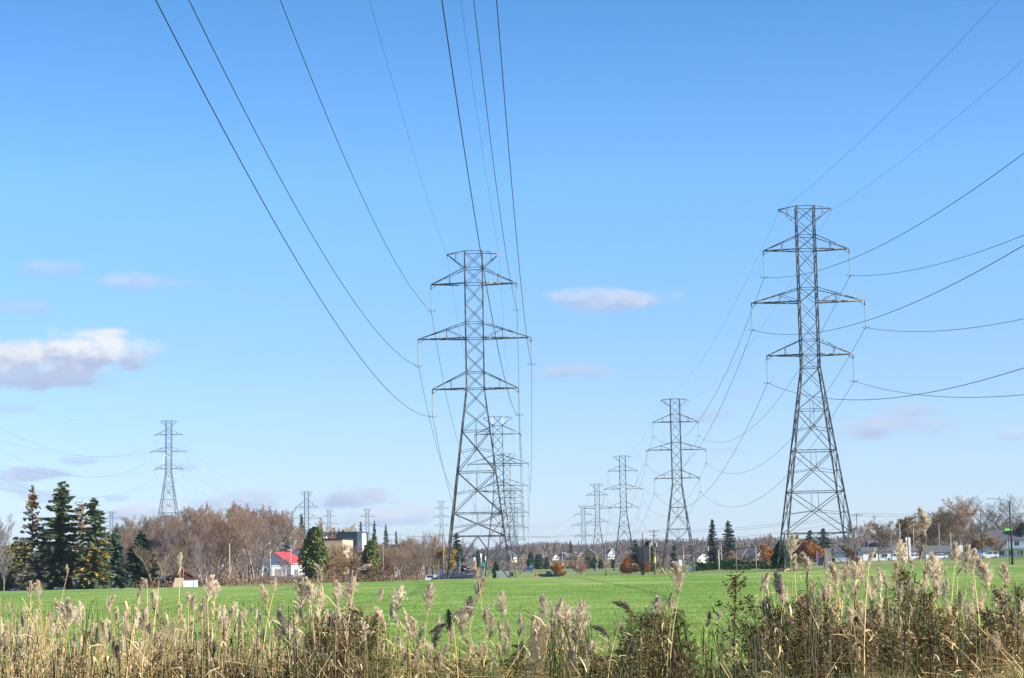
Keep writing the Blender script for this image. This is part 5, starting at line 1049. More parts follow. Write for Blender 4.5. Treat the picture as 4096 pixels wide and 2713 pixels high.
# leaning yellow guy marker, fences, cones, tarp
p = gp(C4(720, 0)[0], 470); a = at(*C4(698, 1200), 470) - p; m = MB(); m.cyl(tuple((0.8, 0, -.1)), tuple(a), .09, n=7); tag(m.build('guy_marker', MT['yellow'], loc=tuple(p)), 'leaning yellow guy wire marker beside the big utility pole', 'marker')
p = gp(C4(1040, 0)[0], 470); m = MB(); m.box((0, 0, .55), (.9, .8, 1.1), rz=.7); m.box((1.0, .2, .5), (.7, .7, 1.0), rz=.7); m.box((.5, .1, .06), (1.6, .3, .1), rz=.1); tag(m.build('bin_store', MT['white'], loc=tuple(p)), 'white bins standing at the end of the trimmed hedge', 'bins')
def fence(x0, x1, d, h, m_, lb, step=2.0):
    a, b_ = gp(x0, d), gp(x1, d); L_ = b_[0] - a[0]; root = empty('fence', tuple(a)); tag(root, lb, 'fence'); n = int(L_ / step) + 1
    for k in range(n + 1):
        X = L_ * k / n; m = MB(); m.cyl((X, 0, -.1), (X, 0, g(a[0] + X, d) - a[2] + h), .05, n=6); m.build('post', MT[m_], root)
    m = MB()
    for k in range(n):
        X0, X1 = L_ * k / n, L_ * (k + 1) / n; z0, z1 = g(a[0] + X0, d) - a[2], g(a[0] + X1, d) - a[2]
        for t in np.arange(0, 1, .12): m.tubes([(X0 + (X1 - X0) * t, 0, z0 + (z1 - z0) * t + .1)], [(X0 + (X1 - X0) * t, 0, z0 + (z1 - z0) * t + h - .08)], .02)
        m.tubes([(X0, 0, z0 + h - .1), (X0, 0, z0 + .15)], [(X1, 0, z1 + h - .1), (X1, 0, z1 + .15)], .03)
    m.build('infill', MT[m_], root)
fence(C2(700, 0)[0], C2(1120, 0)[0], 520, 1.8, 'grey_metal', 'grey picket fence along the yard of the white barn house')
fence(C2(480, 0)[0], C2(620, 0)[0], 440, 1.4, 'white', 'pale fence among the bare trees near the close pair of poles')
for cx, w_, h_, lb in ((690, 1.6, 2.4, 'white box shaped shed left of the white barn house'), (1110, 2.0, 3.4, 'white tank in the yard right beside the barn gable'), (905, 4.2, 2.8, 'white and cream shelter under the barn gable')):
    p = gp(C2(cx, 0)[0], 535); root = empty('yard_shed', tuple(p), .1); tag(root, lb, 'shed'); m = MB(); m.box((0, 0, h_ / 2), (w_, 1.8, h_)); m.build('wall', MT['white'], root); m = MB(); m.box((0, 0, h_ + .08), (w_ + .3, 2.1, .16), taper=(.9, .8)); m.build('roof', MT['siding'], root)
    m = MB(); m.box((-.2, -.93, 1), (w_ * .4, .06, 1.9)); m.build('door', MT['path'], root)
for k, (cx, cy, lb) in enumerate(((412, 1308, 'orange cone nearest the parked white car'), (432, 1290, 'orange cone in the middle of the verge'), (510, 1275, 'orange cone close to the tall weathered pole'), (382, 1320, 'orange cone at the thicket side'))):
    p = gp(C3(cx, 0)[0], 400 + k * 8); root = empty('traffic_cone', tuple(p)); tag(root, lb, 'cone'); m = MB(); m.cyl((0, 0, .04), (0, 0, 1.2), .2, .05, n=10); m.build('cone_body', MT['orange'], root); m = MB(); m.box((0, 0, .03), (.5, .5, .06)); m.build('base', MT['dark_metal'], root)
p = gp(C3(485, 0)[0], 470); m = MB(); m.add([(-1.1, -.8, 0), (1.1, -.8, 0), (1.1, .8, 0), (-1.1, .8, 0), (-.7, 0, 1.9), (.8, 0, 1.7)], [[0, 1, 5, 4], [2, 3, 4, 5]]); m.add([(-1.1, -.8, 0), (-1.1, .8, 0), (-.7, 0, 1.9), (1.1, -.8, 0), (1.1, .8, 0), (.8, 0, 1.7)], [[1, 0, 2], [3, 4, 5]])
tag(m.build('tarpaulin', MT['blue'], loc=tuple(p)), 'blue tarpaulin heap on the verge beside the tall weathered pole', 'tarpaulin')
p = gp(C3(1558, 0)[0], 430); m = MB(); m.tubes([(-.6, 0, 0), (.5, 0, .2)], [(.2, 0, .9), (1.0, 0, .8)], .25, .2, n=8); m.box((0.1, 0, .5), (1.6, .8, .9), taper=(.6, .6)); tag(m.build('boulder', MT['stone'], loc=tuple(p)), 'pale boulder at the tail of the pickup', 'boulder')
p = gp(C3(1560, 0)[0], 425); root = empty('traffic_cone', tuple(p)); tag(root, 'orange cone at the tail of the pickup', 'cone'); m = MB(); m.cyl((0, 0, .04), (0, 0, 1.6), .2, .08, n=10); m.build('cone_body', MT['orange'], root)
# utility wires
def span(name, pts, sags, r, label, grp=None, cat='cable'):
    L_ = [catenary(np.array(a, float), np.array(b_, float), s, 16) for a, b_, s in zip(pts[:-1], pts[1:], sags)]
    return wire(name, L_, r, label, grp, cat)
a0 = at(*C3(180, 1075), 425); a1 = at(*C3(495, 1048), 420); a2 = at(*C4(60, 1048), 470); a3 = at(*C4(618, 1012), 480); a4 = at(*C4(1545, 985), 430); a5 = at(*C5(598, 700), 420)
span('cable', [a0, a1, a2, a3, a4, a5], (.3, 1.2, .3, .8, .6), .06, 'thick black cable strung low across the whole middle of the photo')
m = MB(); q = at(*C3(852, 1070), 425); m.cyl(q - [.5, 0, 0], q + [.5, 0, 0], .17, n=8); tag(m.build('cable_splice', MT['dark_metal']), 'black splice case hanging on the thick cable inside the big pylon', 'splice case')
a0 = at(*C3(-200, 815), 430)
for dz, lb in ((0, 'uppermost'), (-.5, 'lower')):
    P = [a0, at(*C3(495, 828), 420), p3 + [0, 0, dz], at(*C4(2080, 692), 440) + [0, 0, dz], p4 + [0, 0, dz], at(4300, 2052, 400) + [0, 0, dz]]
    span('power_cable', P, (.4, .9, .6, .3, .3), .022, '%s thin power cable running over the big utility pole' % lb, 'thin power cables over the roofs')
for k, (y0, y1) in enumerate(((935, 850), (975, 905))): span('power_cable', [at(*C4(620, y0), 480), at(*C4(1213, y0 - 10), 500), at(*C4(1545, y1), 430), at(*C5(598, 600 + 60 * k), 420)], (.3, .3, .5), .02, 'low service cable, number %s below the roofs wires' % ('one' if k == 0 else 'two'), 'service cables below the thin power cables')
# person walking far away
p = gp(C3(2222, 0)[0], 690); root = empty('person', tuple(p), rad(60)); tag(root, 'person in dark clothes walking on the far lawn', 'person')
bm_v = {'pel': (0, 0, .95), 'chest': (0.02, 0, 1.35), 'neck': (.03, 0, 1.5), 'head': (.05, 0, 1.66), 'top': (.04, 0, 1.76), 'lk': (.12, .1, .5), 'lf': (-.05, .1, .08), 'lt': (.1, .1, .04), 'rk': (-.02, -.1, .5), 'rf': (-.28, -.1, .1), 'rt': (-.14, -.1, .03), 'ls': (.02, .19, 1.4), 'le': (-.06, .24, 1.12), 'lh': (.02, .24, .86), 'rs': (.02, -.19, 1.4), 're': (.05, -.24, 1.12), 'rh': (.2, -.23, .92)}
rr = {'pel': .15, 'chest': .17, 'neck': .06, 'head': .1, 'top': .08, 'lk': .07, 'lf': .045, 'lt': .04, 'rk': .07, 'rf': .045, 'rt': .04, 'ls': .07, 'le': .05, 'lh': .04, 'rs': .07, 're': .05, 'rh': .04}
ks = list(bm_v); ed = [('pel', 'chest'), ('chest', 'neck'), ('neck', 'head'), ('head', 'top'), ('pel', 'lk'), ('lk', 'lf'), ('lf', 'lt'), ('pel', 'rk'), ('rk', 'rf'), ('rf', 'rt'), ('chest', 'ls'), ('ls', 'le'), ('le', 'lh'), ('chest', 'rs'), ('rs', 're'), ('re', 'rh')]
me = bpy.data.meshes.new('person_body'); me.from_pydata([bm_v[k] for k in ks], [(ks.index(a), ks.index(b_)) for a, b_ in ed], []); me.materials.append(MT['navy'])
bo = link('body', me, root); md = bo.modifiers.new('Skin', 'SKIN'); bo.modifiers.new('Sub', 'SUBSURF').render_levels = 1
for k, v in zip(ks, me.skin_vertices[0].data): v.radius = (rr[k], rr[k]); v.use_root = (k == 'pel')
# ---------------------------------------------------------------- reeds
def plume_mesh(seed, nod=0.0, thin=1.0, puff=1.0, nb=76):
    r = np.random.default_rng(seed); m = MB()
    def axis(t): return np.array([nod * t * t * .9 + .06 * math.sin(t * 3 + seed), .03 * math.sin(t * 4 + seed), t * (1 - .42 * abs(nod) * t)])
    ax = np.array([axis(t) for t in np.linspace(0, 1, 9)]); m.tubes(ax[:-1], ax[1:], .012, n=3)
    C, U, V = [], [], []
    for k in range(nb):
        t = (k / nb) ** .9 * .93; a = r.random() * 6.28; L_ = (.36 * (1 - t) ** 1.0 * (.55 + .9 * min(1, t * 4)) + .07) * puff * r.uniform(.7, 1.25)
        out = np.array([math.cos(a), math.sin(a), 0]); dd = out * .42 * thin + axis(min(1, t + .1)) - axis(t) + np.array([0, 0, .0]); up = (axis(min(1, t + .05)) - axis(t)); up /= np.linalg.norm(up) + 1e-9
        dd = out * (.42 - .2 * t) * thin + up * .95 + np.array([nod * .5 + r.uniform(-.15, .15), r.uniform(-.15, .15), 0]); dd /= np.linalg.norm(dd); p0 = axis(t)
        ns = 9
        for s in range(ns):
            f = (s + .7) / ns; c = p0 + dd * L_ * f + np.array([nod * .08 * f, 0, -.10 * L_ * f * f]) + r.normal(0, .012, 3)
            q = dd + r.normal(0, .33, 3); q /= np.linalg.norm(q); sd = np.cross(q, r.normal(size=3)); sd /= np.linalg.norm(sd)
            C.append(c); U.append(q * r.uniform(.035, .08)); V.append(sd * r.uniform(.005, .012) * (1.3 - .5 * f))
    m.quads(np.array(C), np.array(U), np.array(V)); return m
def leaf_ribbon(m, p, a, L_, w_, r, droop):
    d = np.array([math.cos(a), math.sin(a), 0]); P = []; W_ = []; n = 7; q = np.array(p, float); el = r.uniform(.7, 1.25)
    kink = r.integers(2, 6) if r.random() < .4 else -1
    for i in range(n + 1):
        P.append(q.copy()); t = i / n; W_.append(w_ * (math.sin(math.pi * min(1, t * .93 + .1)) ** .7) + .0008)
        el -= droop * r.uniform(.5, 1.4) / n + (1.2 if i == kink else 0); q = q + (d * math.cos(el) + np.array([0, 0, math.sin(el)])) * L_ / n
        d = d + np.array([r.normal(0, .1), r.normal(0, .1), 0]); d /= np.linalg.norm(d)
    s = np.array([-d[1], d[0], r.uniform(-.6, .6)]); m.ribbon(P, W_, s / np.linalg.norm(s))
def unit_stem(seed, bend):
    r = np.random.default_rng(seed); a = r.random() * 6.28; P = np.array([(bend * t * t * math.cos(a), bend * t * t * math.sin(a), t) for t in np.linspace(0, 1, 8)]); return P
def tmp(mb, name, m_, smooth=False):
    o = mb.build(name, m_, smooth=smooth); me = o.data; bpy.data.objects.remove(o); return me
STEMS = []
for k in range(8):
    P = unit_stem(k, .05 + .02 * k); m = MB(); m.tubes(P[:-1], P[1:], np.linspace(.0034, .0024, 7), np.linspace(.0032, .002, 7), n=4); STEMS.append((P[-1], P[-1] - P[-2], tmp(m, 'reed_stem', MT['stalk'])))
PL = [tmp(plume_mesh(k, (0, .12, -.15, .25, .1, -.05, .35, -.35, .18, 0)[k], (1, .8, 1.1, 1, .7, 1.25, 1, 1, .9, 1.4)[k], (1, .8, 1.05, 1, .75, 1.1, 1.1, 1.1, .9, 1.15)[k]), 'reed_plume', MT['plume']) for k in range(10)]
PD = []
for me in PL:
    c = me.copy(); c.materials.clear(); c.materials.append(MT['plume_shade_tone']); PD.append(c)  # same plumes again, with shade put into their colour
LV = []
for k in range(12):
    r = np.random.default_rng(500 + k); m = MB()
    for j in range(4 + k % 4): leaf_ribbon(m, (0, 0, r.uniform(.3, .95)), r.random() * 6.28, r.uniform(.14, .32), r.uniform(.006, .011), r, r.uniform(1.0, 2.6))
    LV.append(tmp(m, 'reed_leaves', MT['leaf_tan' if k % 4 else 'leaf_olive']))
def reed(tipx, tipy, length, dark=False, nod=0, d=None, label=None, group=None, wide=False):
    d = d or rng.uniform(24, 29.5); k = int(rng.integers(0, 8)); tip, dirv, sm = STEMS[k]
    top = at(tipx, tipy, d); Lp = length * 1.12 / FPX * d; zb = g(top[0], d); Hs = max(.35, top[2] - zb - Lp * .93); rz = rng.uniform(0, 6.28)
    c, s = math.cos(rz), math.sin(rz); tx = (tip[0] * c - tip[1] * s) * Hs; ty = (tip[0] * s + tip[1] * c) * Hs
    root = empty('common_reed', (top[0] - tx, d - ty, zb - .02)); tag(root, label, 'reed', group)
    so_ = link('stem', sm, root); so_.rotation_euler = (0, 0, rz); so_.scale = (Hs, Hs, Hs); so_.scale = (Hs, Hs, Hs)
    pk = 6 if nod > 0 else 7 if nod < 0 else 9 if wide else int(rng.choice([0, 1, 2, 3, 4, 5, 8, 9]))
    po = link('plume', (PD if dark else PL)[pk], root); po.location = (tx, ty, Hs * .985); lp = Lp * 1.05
    po.rotation_euler = (rng.normal(0, .14), rng.normal(.1, .2) + .55 * nod, 0 if nod else rng.uniform(0, 6.28)); po.scale = (lp * (1.18 if wide else 1.1), lp * 1.15, lp)
    if rng.random() < .85:
        lo = link('leaves', LV[int(rng.integers(0, 12))], root); lo.rotation_euler = (0, 0, rng.uniform(0, 6.28)); lo.scale = (Hs * .75, Hs * .75, Hs)
    return root
R6 = [(215,200,100),(265,205,95),(400,320,110),(470,345,170),(455,370,150),(750,300,110),(965,190,110),(1020,165,80),(1100,185,60),(1250,10,95),(960,290,80),(1090,275,130),(945,365,80),(990,390,130),(1010,480,110),(735,450,110),(795,420,90),(1305,290,80),(1345,290,120),(1400,330,90),(1440,175,140),(1490,215,90),(1275,440,100),(1410,415,80),(1440,570,90),(1530,435,90),(1600,350,110),(1580,440,80),(1700,390,80),(1550,560,80),(1800,430,70),(1845,235,120),(1900,180,80),(1965,340,60),(1980,420,140,1),(2000,520,90),(1905,530,70),(1940,560,90,1),(2095,190,170),(2155,195,160),(2220,80,130),(2210,280,140),(2090,330,110),(2060,520,120),(2340,215,140),(2350,400,150),(2310,430,120),(55,510,50),(15,560,110),(205,530,120),(215,620,80),(110,640,100),(60,620,90),(400,480,100),(460,490,80),(655,490,80),(625,530,60),(595,550,80),(515,570,80),(700,560,90),(780,590,80),(1180,490,110),(1140,500,100),(1070,560,90),(1310,490,100),(1230,590,80),(1830,540,70),(330,400,60),(160,450,60,1),(470,85,60)]
R7 = [(30,185,150),(110,30,80,0,1),(65,350,130),(20,470,120),(160,460,140),(190,420,60),(265,250,90),(370,240,150),(335,320,120),(290,390,130),(385,390,110),(600,235,140),(445,390,90),(505,450,130),(465,470,120),(430,590,110),(760,292,130,0,1),(610,440,110,1,1),(545,500,120),(540,700,60),(640,530,120,1),(600,640,70),(675,460,90),(740,420,120,1),(775,510,120),(825,390,170),(885,310,130,1),(950,65,130),(930,190,140),(1000,375,120),(1035,430,110),(1120,290,140),(1090,480,120),(1030,520,80),(1155,490,110),(1150,560,80),(1230,450,120),(1270,610,80,1,-1),(890,590,100),(1005,620,80),(1395,320,150),(1435,380,110),(1490,330,130),(1535,370,130),(1570,380,140),(1640,365,180),(1370,460,150),(1425,510,120),(1470,490,120),(1545,580,90),(1600,560,120),(1680,600,100),(2010,295,130,1,-1),(1840,470,110,1,-1),(1920,470,50),(2090,560,110,1,-1),(2340,90,170),(2290,290,110),(2200,340,200),(2220,450,130),(2290,540,90)]
R8 = [(740,230,140),(770,360,110),(870,360,130),(885,550,90),(960,610,80),(990,480,70),(545,490,120),(660,495,130,1),(690,560,130),(235,730,90),(160,770,90,1),(1065,430,160),(1115,420,140),(1190,380,150),(1200,260,150,1,-1),(1285,320,120),(1240,400,150),(1410,450,130),(1465,430,120),(1530,280,140),(1580,370,90),(1640,290,100),(1680,50,150),(1690,430,100),(1730,370,150),(1780,410,150),(1750,520,130),(1880,300,130),(1905,440,70),(1960,320,160),(2010,340,130),(2120,400,180),(2240,440,140),(2170,600,100),(2330,620,160,0,1),(1090,560,110),(1200,560,100),(1580,580,150),(1840,520,80),(1340,520,110),(1500,560,120),(2060,640,120),(1290,640,110),(820,660,100),(1010,700,90),(1660,640,120),(1930,620,120),(2120,700,110),(1420,660,110,1),(600,660,110,1),(1130,700,100)]
DIST = {(6, 1250, 10): 'tall reed whose plume rises before the bare wood right of the dark pyramid spruce', (6, 215, 200): 'reed with fluffy plume just right of the blue car', (6, 2220, 80): 'reed whose nodding plume covers the foot of the tall bright cedar',
        (6, 1980, 420): 'reed with a shade-toned dark plume left of the paired large plumes', (7, 950, 65): 'tall reed with full plume in the middle of the big pylon base', (7, 110, 30): 'tall nodding reed whose plume stands before the rusty shrubs by the cedar',
        (7, 760, 292): 'reed with broad one sided tan plume bending over the open field', (7, 885, 310): 'reed with shade-toned dark plume standing straight in the open field', (7, 1120, 290): 'reed with pale plume alone under the blue hatchback',
        (7, 2340, 90): 'tall reed with spiky plume before the foot of the second billboard line pylon', (7, 2010, 295): 'reed with shade-toned nodding plume below the big utility pole', (8, 1680, 50): 'tallest reed of all, its plume rising above the roadside trees',
        (8, 740, 230): 'tall reed with bushy plume before the western leg of the tallest pylon', (8, 2240, 440): 'reed with slim leaning plume near the photo edge below the tallest lamp', (8, 2330, 620): 'reed bent over in an arch at the photo edge', (8, 1200, 260): 'reed with shade-toned drooping plume by the eastern leg of the tallest pylon'}
grp_of = lambda x: ('reeds of the western clump', 'tan reed in the clump before the evergreens and sheds') if x < 1000 else ('reeds below the barn and cedars', 'tan reed in the clump before the white barn house and cedars') if x < 1700 else \
    ('reeds before the big central pylon', 'tan reed standing before the big central pylon and parked cars') if x < 2080 else ('reeds of the clump under the pickup', 'straw coloured reed in the clump below the pickup') if x < 2560 else \
    ('reeds below the billboard and hedge', 'tan reed before the billboard, utility pole and hedge') if x < 3100 else ('reeds of the thick eastern clump', 'brownish reed in the thick clump before the tallest pylon and roadside houses')
nre = 0
for key, lst, ox, oy, s_ in ((6, R6, 0, 2200, 1.7335), (7, R7, 1366, 2200, 1.7335), (8, R8, 2732, 2000, 1.736)):
    for q in lst:
        x, y = ox + q[0] / s_, oy + q[1] / s_; gk, gl_ = grp_of(x); dl = DIST.get((key, q[0], q[1]))
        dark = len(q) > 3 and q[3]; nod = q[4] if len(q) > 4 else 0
        if dark and not dl: gk, gl_ = gk + ', shade-toned plumes', gl_.replace('tan reed', 'reed with shade-toned plume').replace('brownish reed', 'reed with shade-toned plume').replace('straw coloured reed', 'reed with shade-toned plume')
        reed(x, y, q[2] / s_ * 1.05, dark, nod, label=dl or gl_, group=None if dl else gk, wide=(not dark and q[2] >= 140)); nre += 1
for x0, x1, y0, y1, n in ((0, 1350, 2480, 2680, 46), (1400, 2100, 2560, 2690, 14), (2130, 2400, 2480, 2640, 8), (3050, 4096, 2330, 2620, 34)):
    for k in range(n):
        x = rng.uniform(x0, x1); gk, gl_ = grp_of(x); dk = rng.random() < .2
        if dk: gk, gl_ = gk + ', shade-toned plumes', gl_.replace('tan reed', 'reed with shade-toned plume').replace('brownish reed', 'reed with shade-toned plume').replace('straw coloured reed', 'reed with shade-toned plume')
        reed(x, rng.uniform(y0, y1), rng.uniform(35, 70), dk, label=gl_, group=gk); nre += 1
# plumeless stalks and leaves, countless
def stalk_mass(name, zones, m_, label, wl=(.005, .013), lean=.09, leafy=1, stemr=.0052):
    m = MB(); SA = []; SB = []; 
    for (x0, x1, y0, y1, n) in zones:
        cc = rng.uniform(x0, x1, max(3, int((x1 - x0) / 55)))
        for k in range(n):
            x = rng.uniform(x0, x1) if rng.random() < .35 else float(np.clip(cc[int(rng.integers(0, len(cc)))] + rng.normal(0, 14), x0, x1)); d = rng.uniform(23.5, 31); tp = at(x, rng.uniform(y0 + (60 + 60 * math.sin(x / 75) + 30 * math.sin(x / 31) if x0 >= 3050 and y0 < 2500 else 0), y1), d); zb = g(tp[0], d); h = max(.25, tp[2] - zb)
            bx, by = tp[0] + (rng.normal(0, lean) if rng.random() < .75 else rng.normal(0, .45)) * h, d + rng.normal(0, lean) * h; b0 = np.array([bx, by, zb]); mid = (b0 + tp) / 2 + rng.normal(0, .03, 3)
            SA += [b0, mid]; SB += [mid, tp]
            for j in range(int(rng.integers(0, leafy + 1))):
                t = rng.uniform(.35, 1); leaf_ribbon(m, b0 + (tp - b0) * t, rng.random() * 6.28, rng.uniform(.12, .4), rng.uniform(*wl), rng, rng.uniform(.3, 2.4))
    m.tubes(np.array(SA), np.array(SB), stemr, stemr * .8, 3)
    return tag(m.build(name, m_), label, 'reeds', kind='stuff')
ZT = [(0, 1350, 2380, 2600, 330), (0, 1400, 2560, 2700, 280), (1300, 1700, 2480, 2650, 110), (1650, 2120, 2560, 2690, 75), (2130, 2360, 2440, 2640, 190), (2420, 2800, 2520, 2690, 80), (2780, 3050, 2480, 2690, 70), (3050, 4096, 2290, 2560, 250), (3050, 4096, 2520, 2700, 300)]
stalk_mass('reed_stalks', ZT, MT['stalk'], 'thick stand of straw coloured reed stalks and blades at the near edge of the field')
stalk_mass('reed_blades', [(a, b_, c + 20, e, int(n * .45)) for a, b_, c, e, n in ZT], MT['leaf_olive'], 'olive and dark green reed blades mixed through the stand', leafy=2)
stalk_mass('dead_stalks', [(0, 1400, 2520, 2690, 150), (1250, 1480, 2440, 2650, 120), (2480, 2760, 2470, 2680, 110), (3050, 4096, 2380, 2680, 300)], MT['weed_stem'], 'dark brown dead stalks mixed through the reed stand', leafy=2, lean=.2)
# the many smaller plumes inside the stand, beyond counting
PA = [(np.concatenate(q.v), np.concatenate(q.f[4])) for q in (plume_mesh(40 + k, (0, .15, -.15, .1)[k], 1, 1, 46) for k in range(4))]
m = MB()
for (x0, x1, y0, y1, n) in ((0, 1350, 2400, 2640, 120), (1350, 2150, 2520, 2680, 22), (2130, 2380, 2450, 2640, 22), (3050, 4096, 2290, 2600, 110)):
    for k in range(n):
        d = rng.uniform(25, 31); tp = at(rng.uniform(x0, x1), rng.uniform(y0, y1), d); v, f = PA[int(rng.integers(0, 4))]; a = rng.uniform(0, 6.28); c, s = math.cos(a), math.sin(a); L_ = rng.uniform(.13, .27)
        R_ = np.array([[c, s, rng.normal(0, .22)], [-s, c, rng.normal(0, .12)], [0, 0, 1]]); m.add(v @ R_ * L_ + tp - [0, 0, L_], f); base = tp - [0, 0, L_ * .95]; ft = np.array([base[0] + rng.normal(0, .1), d + rng.normal(0, .1), g(base[0], d)]); m.tubes([ft], [base], .004, .003, 3, 1)
tag(m.build('reed_plumes', [MT['plume'], MT['stalk']]), 'countless smaller feathery reed plumes packed inside the stand', 'reeds', kind='stuff')
# fallen stalks
m = MB()
for (x0, x1, n) in ((0, 1400, 110), (1500, 2000, 55), (2150, 2400, 20), (3000, 4096, 230)):
    for k in range(n):
        p = gp(rng.uniform(x0, x1), rng.uniform(24, 30)); a = rng.uniform(-.5, .5) + (math.pi if rng.random() < .5 else 0); L_ = rng.uniform(.4, 1.3); z = rng.uniform(.03, .5 if x0 < 3000 else .35)
        q = p + [0, 0, z]; m.tubes([q], [q + np.array([math.cos(a), math.sin(a) * .5, rng.uniform(-.15, .25)]) * L_], .005, .003, 3)
        leaf_ribbon(m, q, a, L_ * .6, .009, rng, .6)
tag(m.build('fallen_reeds', MT['leaf_tan']), 'broken reed stalks lying bent across the stand', 'reeds', kind='stuff')
# dead weeds with curled brown leaves
def weed_proto(seed, H=1.5, olive=False):
    r = np.random.default_rng(seed); root = empty('dead_weed', (0, 0, 0)); ms = MB(); ml = MB(); P = unit_stem(seed, .12) * H; ms.tubes(P[:-1], P[1:], .007, .005, 4); C = []; U = []; V = []
    for k in range(42):
        t = .12 + .88 * (k / 42) ** .8; b0 = P[min(6, int(t * 7))] + (P[min(7, int(t * 7) + 1)] - P[min(6, int(t * 7))]) * (t * 7 % 1); a = r.random() * 6.28
        L_ = H * (.10 + .22 * math.sin(math.pi * min(1, t * 1.05))) * r.uniform(.5, 1.2); e = b0 + np.array([math.cos(a) * L_ * .7, math.sin(a) * L_ * .7, L_ * r.uniform(.3, .95)]); ms.tubes([b0], [e], .003, .002, 3)
        n = 14; f = r.random((n, 1)) ** .7; c = b0 + (e - b0) * f + r.normal(0, .022, (n, 3)); C.append(c); u = r.normal(size=(n, 3)); u /= np.linalg.norm(u, axis=1, keepdims=True); v = np.cross(u, r.normal(size=(n, 3))); v /= np.linalg.norm(v, axis=1, keepdims=True)
        s = r.uniform(.5, 1.3, (n, 1)); U.append(u * s * .021); V.append(v * s * .009)
    ms.build('stem', MT['weed_stem'], root); ml.quads(np.concatenate(C), np.concatenate(U), np.concatenate(V)); ml.build('leaves', MT['weed'] if not olive else MT['leaf_olive'], root); return root
WP = [weed_proto(900 + k, olive=(k in (2, 5))) for k in range(6)]; wused = set()
def weed(x, y, d, label, group=None):
    top = at(x, y, d); zb = g(top[0], d); h = max(.4, top[2] - zb); k = int(rng.integers(0, 6)) if wused else 0; s = WP[k]; o = s if k not in wused else copy_tree(s); wused.add(k)
    o.location = (top[0], d, zb - .02); o.rotation_euler = (0, 0, rng.uniform(0, 6.28)); o.scale = (max(.75, h / 1.5), max(.75, h / 1.5), h / 1.5); tag(o, label, 'weed', group)
weed(2925, 2303, 25.5, 'tall dark goldenrod like weed standing alone in front of the trimmed hedge')
for x0, x1, y0, y1, n, gk, lb in ((1240, 1500, 2430, 2620, 26, 'dead weeds below the cedars', 'dark brown dead weed in the thicket below the green cedars'), (2480, 2760, 2430, 2640, 32, 'dead weeds below the billboard', 'dark brown dead weed in the thicket below the billboard'),
                                  (2990, 3250, 2320, 2600, 30, 'dead weeds before the tallest pylon', 'brown dead weed rooted before the western leg of the tallest pylon'), (3250, 4096, 2300, 2640, 80, 'dead weeds of the eastern clump', 'dead brown weed inside the thick eastern reed clump'),
                                  (200, 1240, 2580, 2700, 26, 'dead weeds at the foot of the western reeds', 'low brown dead weed at the foot of the western reeds'), (1500, 2480, 2600, 2700, 20, 'low weeds in the sparse middle', 'low dead weed in the sparse middle of the stand')):
    for k in range(n):
        xw = rng.uniform(x0, x1); weed(xw, rng.uniform(y0 + (70 + 80 * math.sin(xw / 75) + 40 * math.sin(xw / 31) if x0 >= 2990 else 0), y1), rng.uniform(24, 30), lb, gk)
# grass: short turf blades near, rough tufts at the foot of the reeds
def blades(name, n, d0, d1, h0, h1, w_, m_, label, xr=None, pw=1.0, hill=None):
    d = d0 + (d1 - d0) * rng.random(n) ** pw; x = (rng.random(n) * 2 - 1) * (d * .285 + 1)
    if xr is not None: x = (xr[0] + (xr[1] - xr[0]) * rng.random(n) - 2048) / FPX * d
    z = gz(x, d); h = rng.uniform(h0, h1, n); h = h * (1 if h1 < .15 else 1) * (.35 + .9 * np.clip(.5 + .5 * np.sin(x * 2.3 + d) * np.sin(x * .9 - 2 * d), 0, 1) if h1 > .15 else 1); a = rng.random(n) * 6.28; ln = rng.normal(0, .35, (n, 2))
    s = np.stack([np.cos(a), np.sin(a), np.zeros(n)], 1) * w_ * (1 + d[:, None] / 60)
    B0 = np.stack([x, d, z - .01], 1); T_ = B0 + np.stack([ln[:, 0] * h, ln[:, 1] * h, h], 1)
    v = np.stack([B0 - s, B0 + s, T_], 1).reshape(-1, 3); m = MB(); m.add(v, np.arange(3 * n).reshape(-1, 3)); return tag(m.build(name, m_), label, 'grass', kind='stuff')
blades('grass', 200000, 27, 150, .03, .085, .006, MT['grass_blade'], 'short bright green grass of the near field', pw=1.5)
for xr, n, h1 in (((0, 1500), 18000, .3), ((1500, 3000), 7000, .2), ((3000, 4096), 26000, .38)):
    blades('rough_grass', n, 23.5, 29.5, .1, h1, .0045, MT['rough_grass'], 'rough yellowish grass tufts among the reed feet, %s' % {0: 'western part', 1500: 'middle part', 3000: 'eastern part'}[xr[0]], xr=xr)
# remove prototypes that stayed at the origin unused
for o in list(V_) + [VB] + WP + VFAR:
    if 'label' not in o:
        for c in list(o.children): bpy.data.objects.remove(c)
        bpy.data.objects.remove(o)

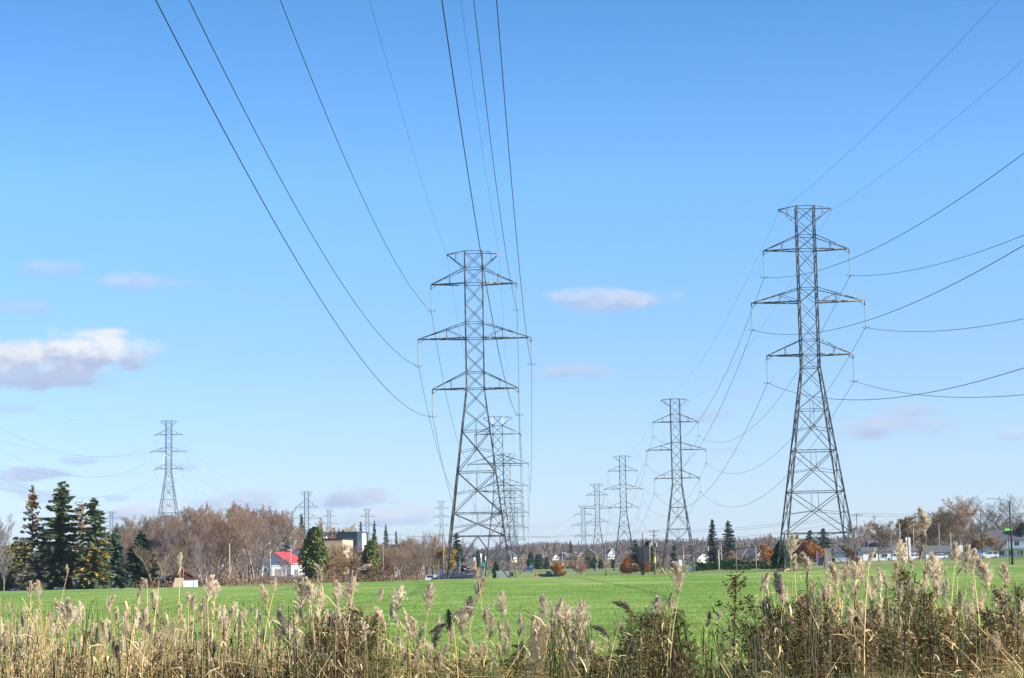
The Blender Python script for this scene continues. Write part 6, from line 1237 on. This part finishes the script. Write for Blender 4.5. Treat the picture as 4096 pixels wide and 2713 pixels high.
def tufts(name, spots, m_, label):
    m = MB()
    for (X, Y, R, n, h1) in spots:
        a = rng.random(n) * 6.28; q = R * rng.random(n) ** .5; x = X + q * np.cos(a); y = Y + q * np.sin(a); z = gz(x, y); h = rng.uniform(.3, 1, n) * h1; t = rng.random(n) * 6.28; s = np.stack([np.cos(t), np.sin(t), t * 0], 1) * .03
        B0 = np.stack([x, y, z - .02], 1); m.add(np.stack([B0 - s, B0 + s, B0 + np.stack([rng.normal(0, .2, n) * h, rng.normal(0, .2, n) * h, h], 1)], 1).reshape(-1, 3), np.arange(3 * n).reshape(-1, 3))
    return tag(m.build(name, m_), label, 'grass', kind='stuff')
sp_ = []
for tw_, n in ((T[0], 900), (Rr[0], 900), (Rr[1], 500), (T[1], 500)):
    l_ = tw_[0].location; wd = 4.1
    for s1 in (-1, 1):
        for s2 in (-1, 1): sp_.append((l_[0] + s1 * wd, l_[1] + s2 * wd, 1.6, n, .55))
for x, d in ((C4(615, 0)[0], 480), (C4(493, 0)[0], 470), (C4(60, 0)[0], 470), (C4(1350, 0)[0], 430), (C4(1775, 0)[0], 425)):
    p = gp(x, d); sp_.append((p[0], p[1], 1.0, 250, .5))
for x in np.arange(2780, 4100, 16): p = gp(x, 440 if x < 3100 else 505); sp_.append((p[0], p[1], 1.6, 130, .45))
for x in np.arange(-20, 1690, 12): p = gp(x, 399); sp_.append((p[0], p[1], 1.2, 150, .6))
tufts('rough_grass', sp_, MT['rough_grass'], 'uncut grass left standing round pylon feet, poles and along the far field edge')
# the slight veil of air over the plain
m = MB(); m.box((0, 3300, 60), (4200, 6800, 150)); hz_ = m.build('haze', []); hz_['kind'] = 'stuff'
hm = bpy.data.materials.new('haze_air'); hm.use_nodes = True; nt = hm.node_tree; nt.nodes.clear()
ho = nt.nodes.new('ShaderNodeOutputMaterial'); pv = nt.nodes.new('ShaderNodeVolumePrincipled'); pv.inputs['Color'].default_value = (.72, .84, 1, 1); pv.inputs['Density'].default_value = 0.00006; pv.inputs['Anisotropy'].default_value = .2
nt.links.new(pv.outputs[0], ho.inputs['Volume']); hz_.data.materials.append(hm)
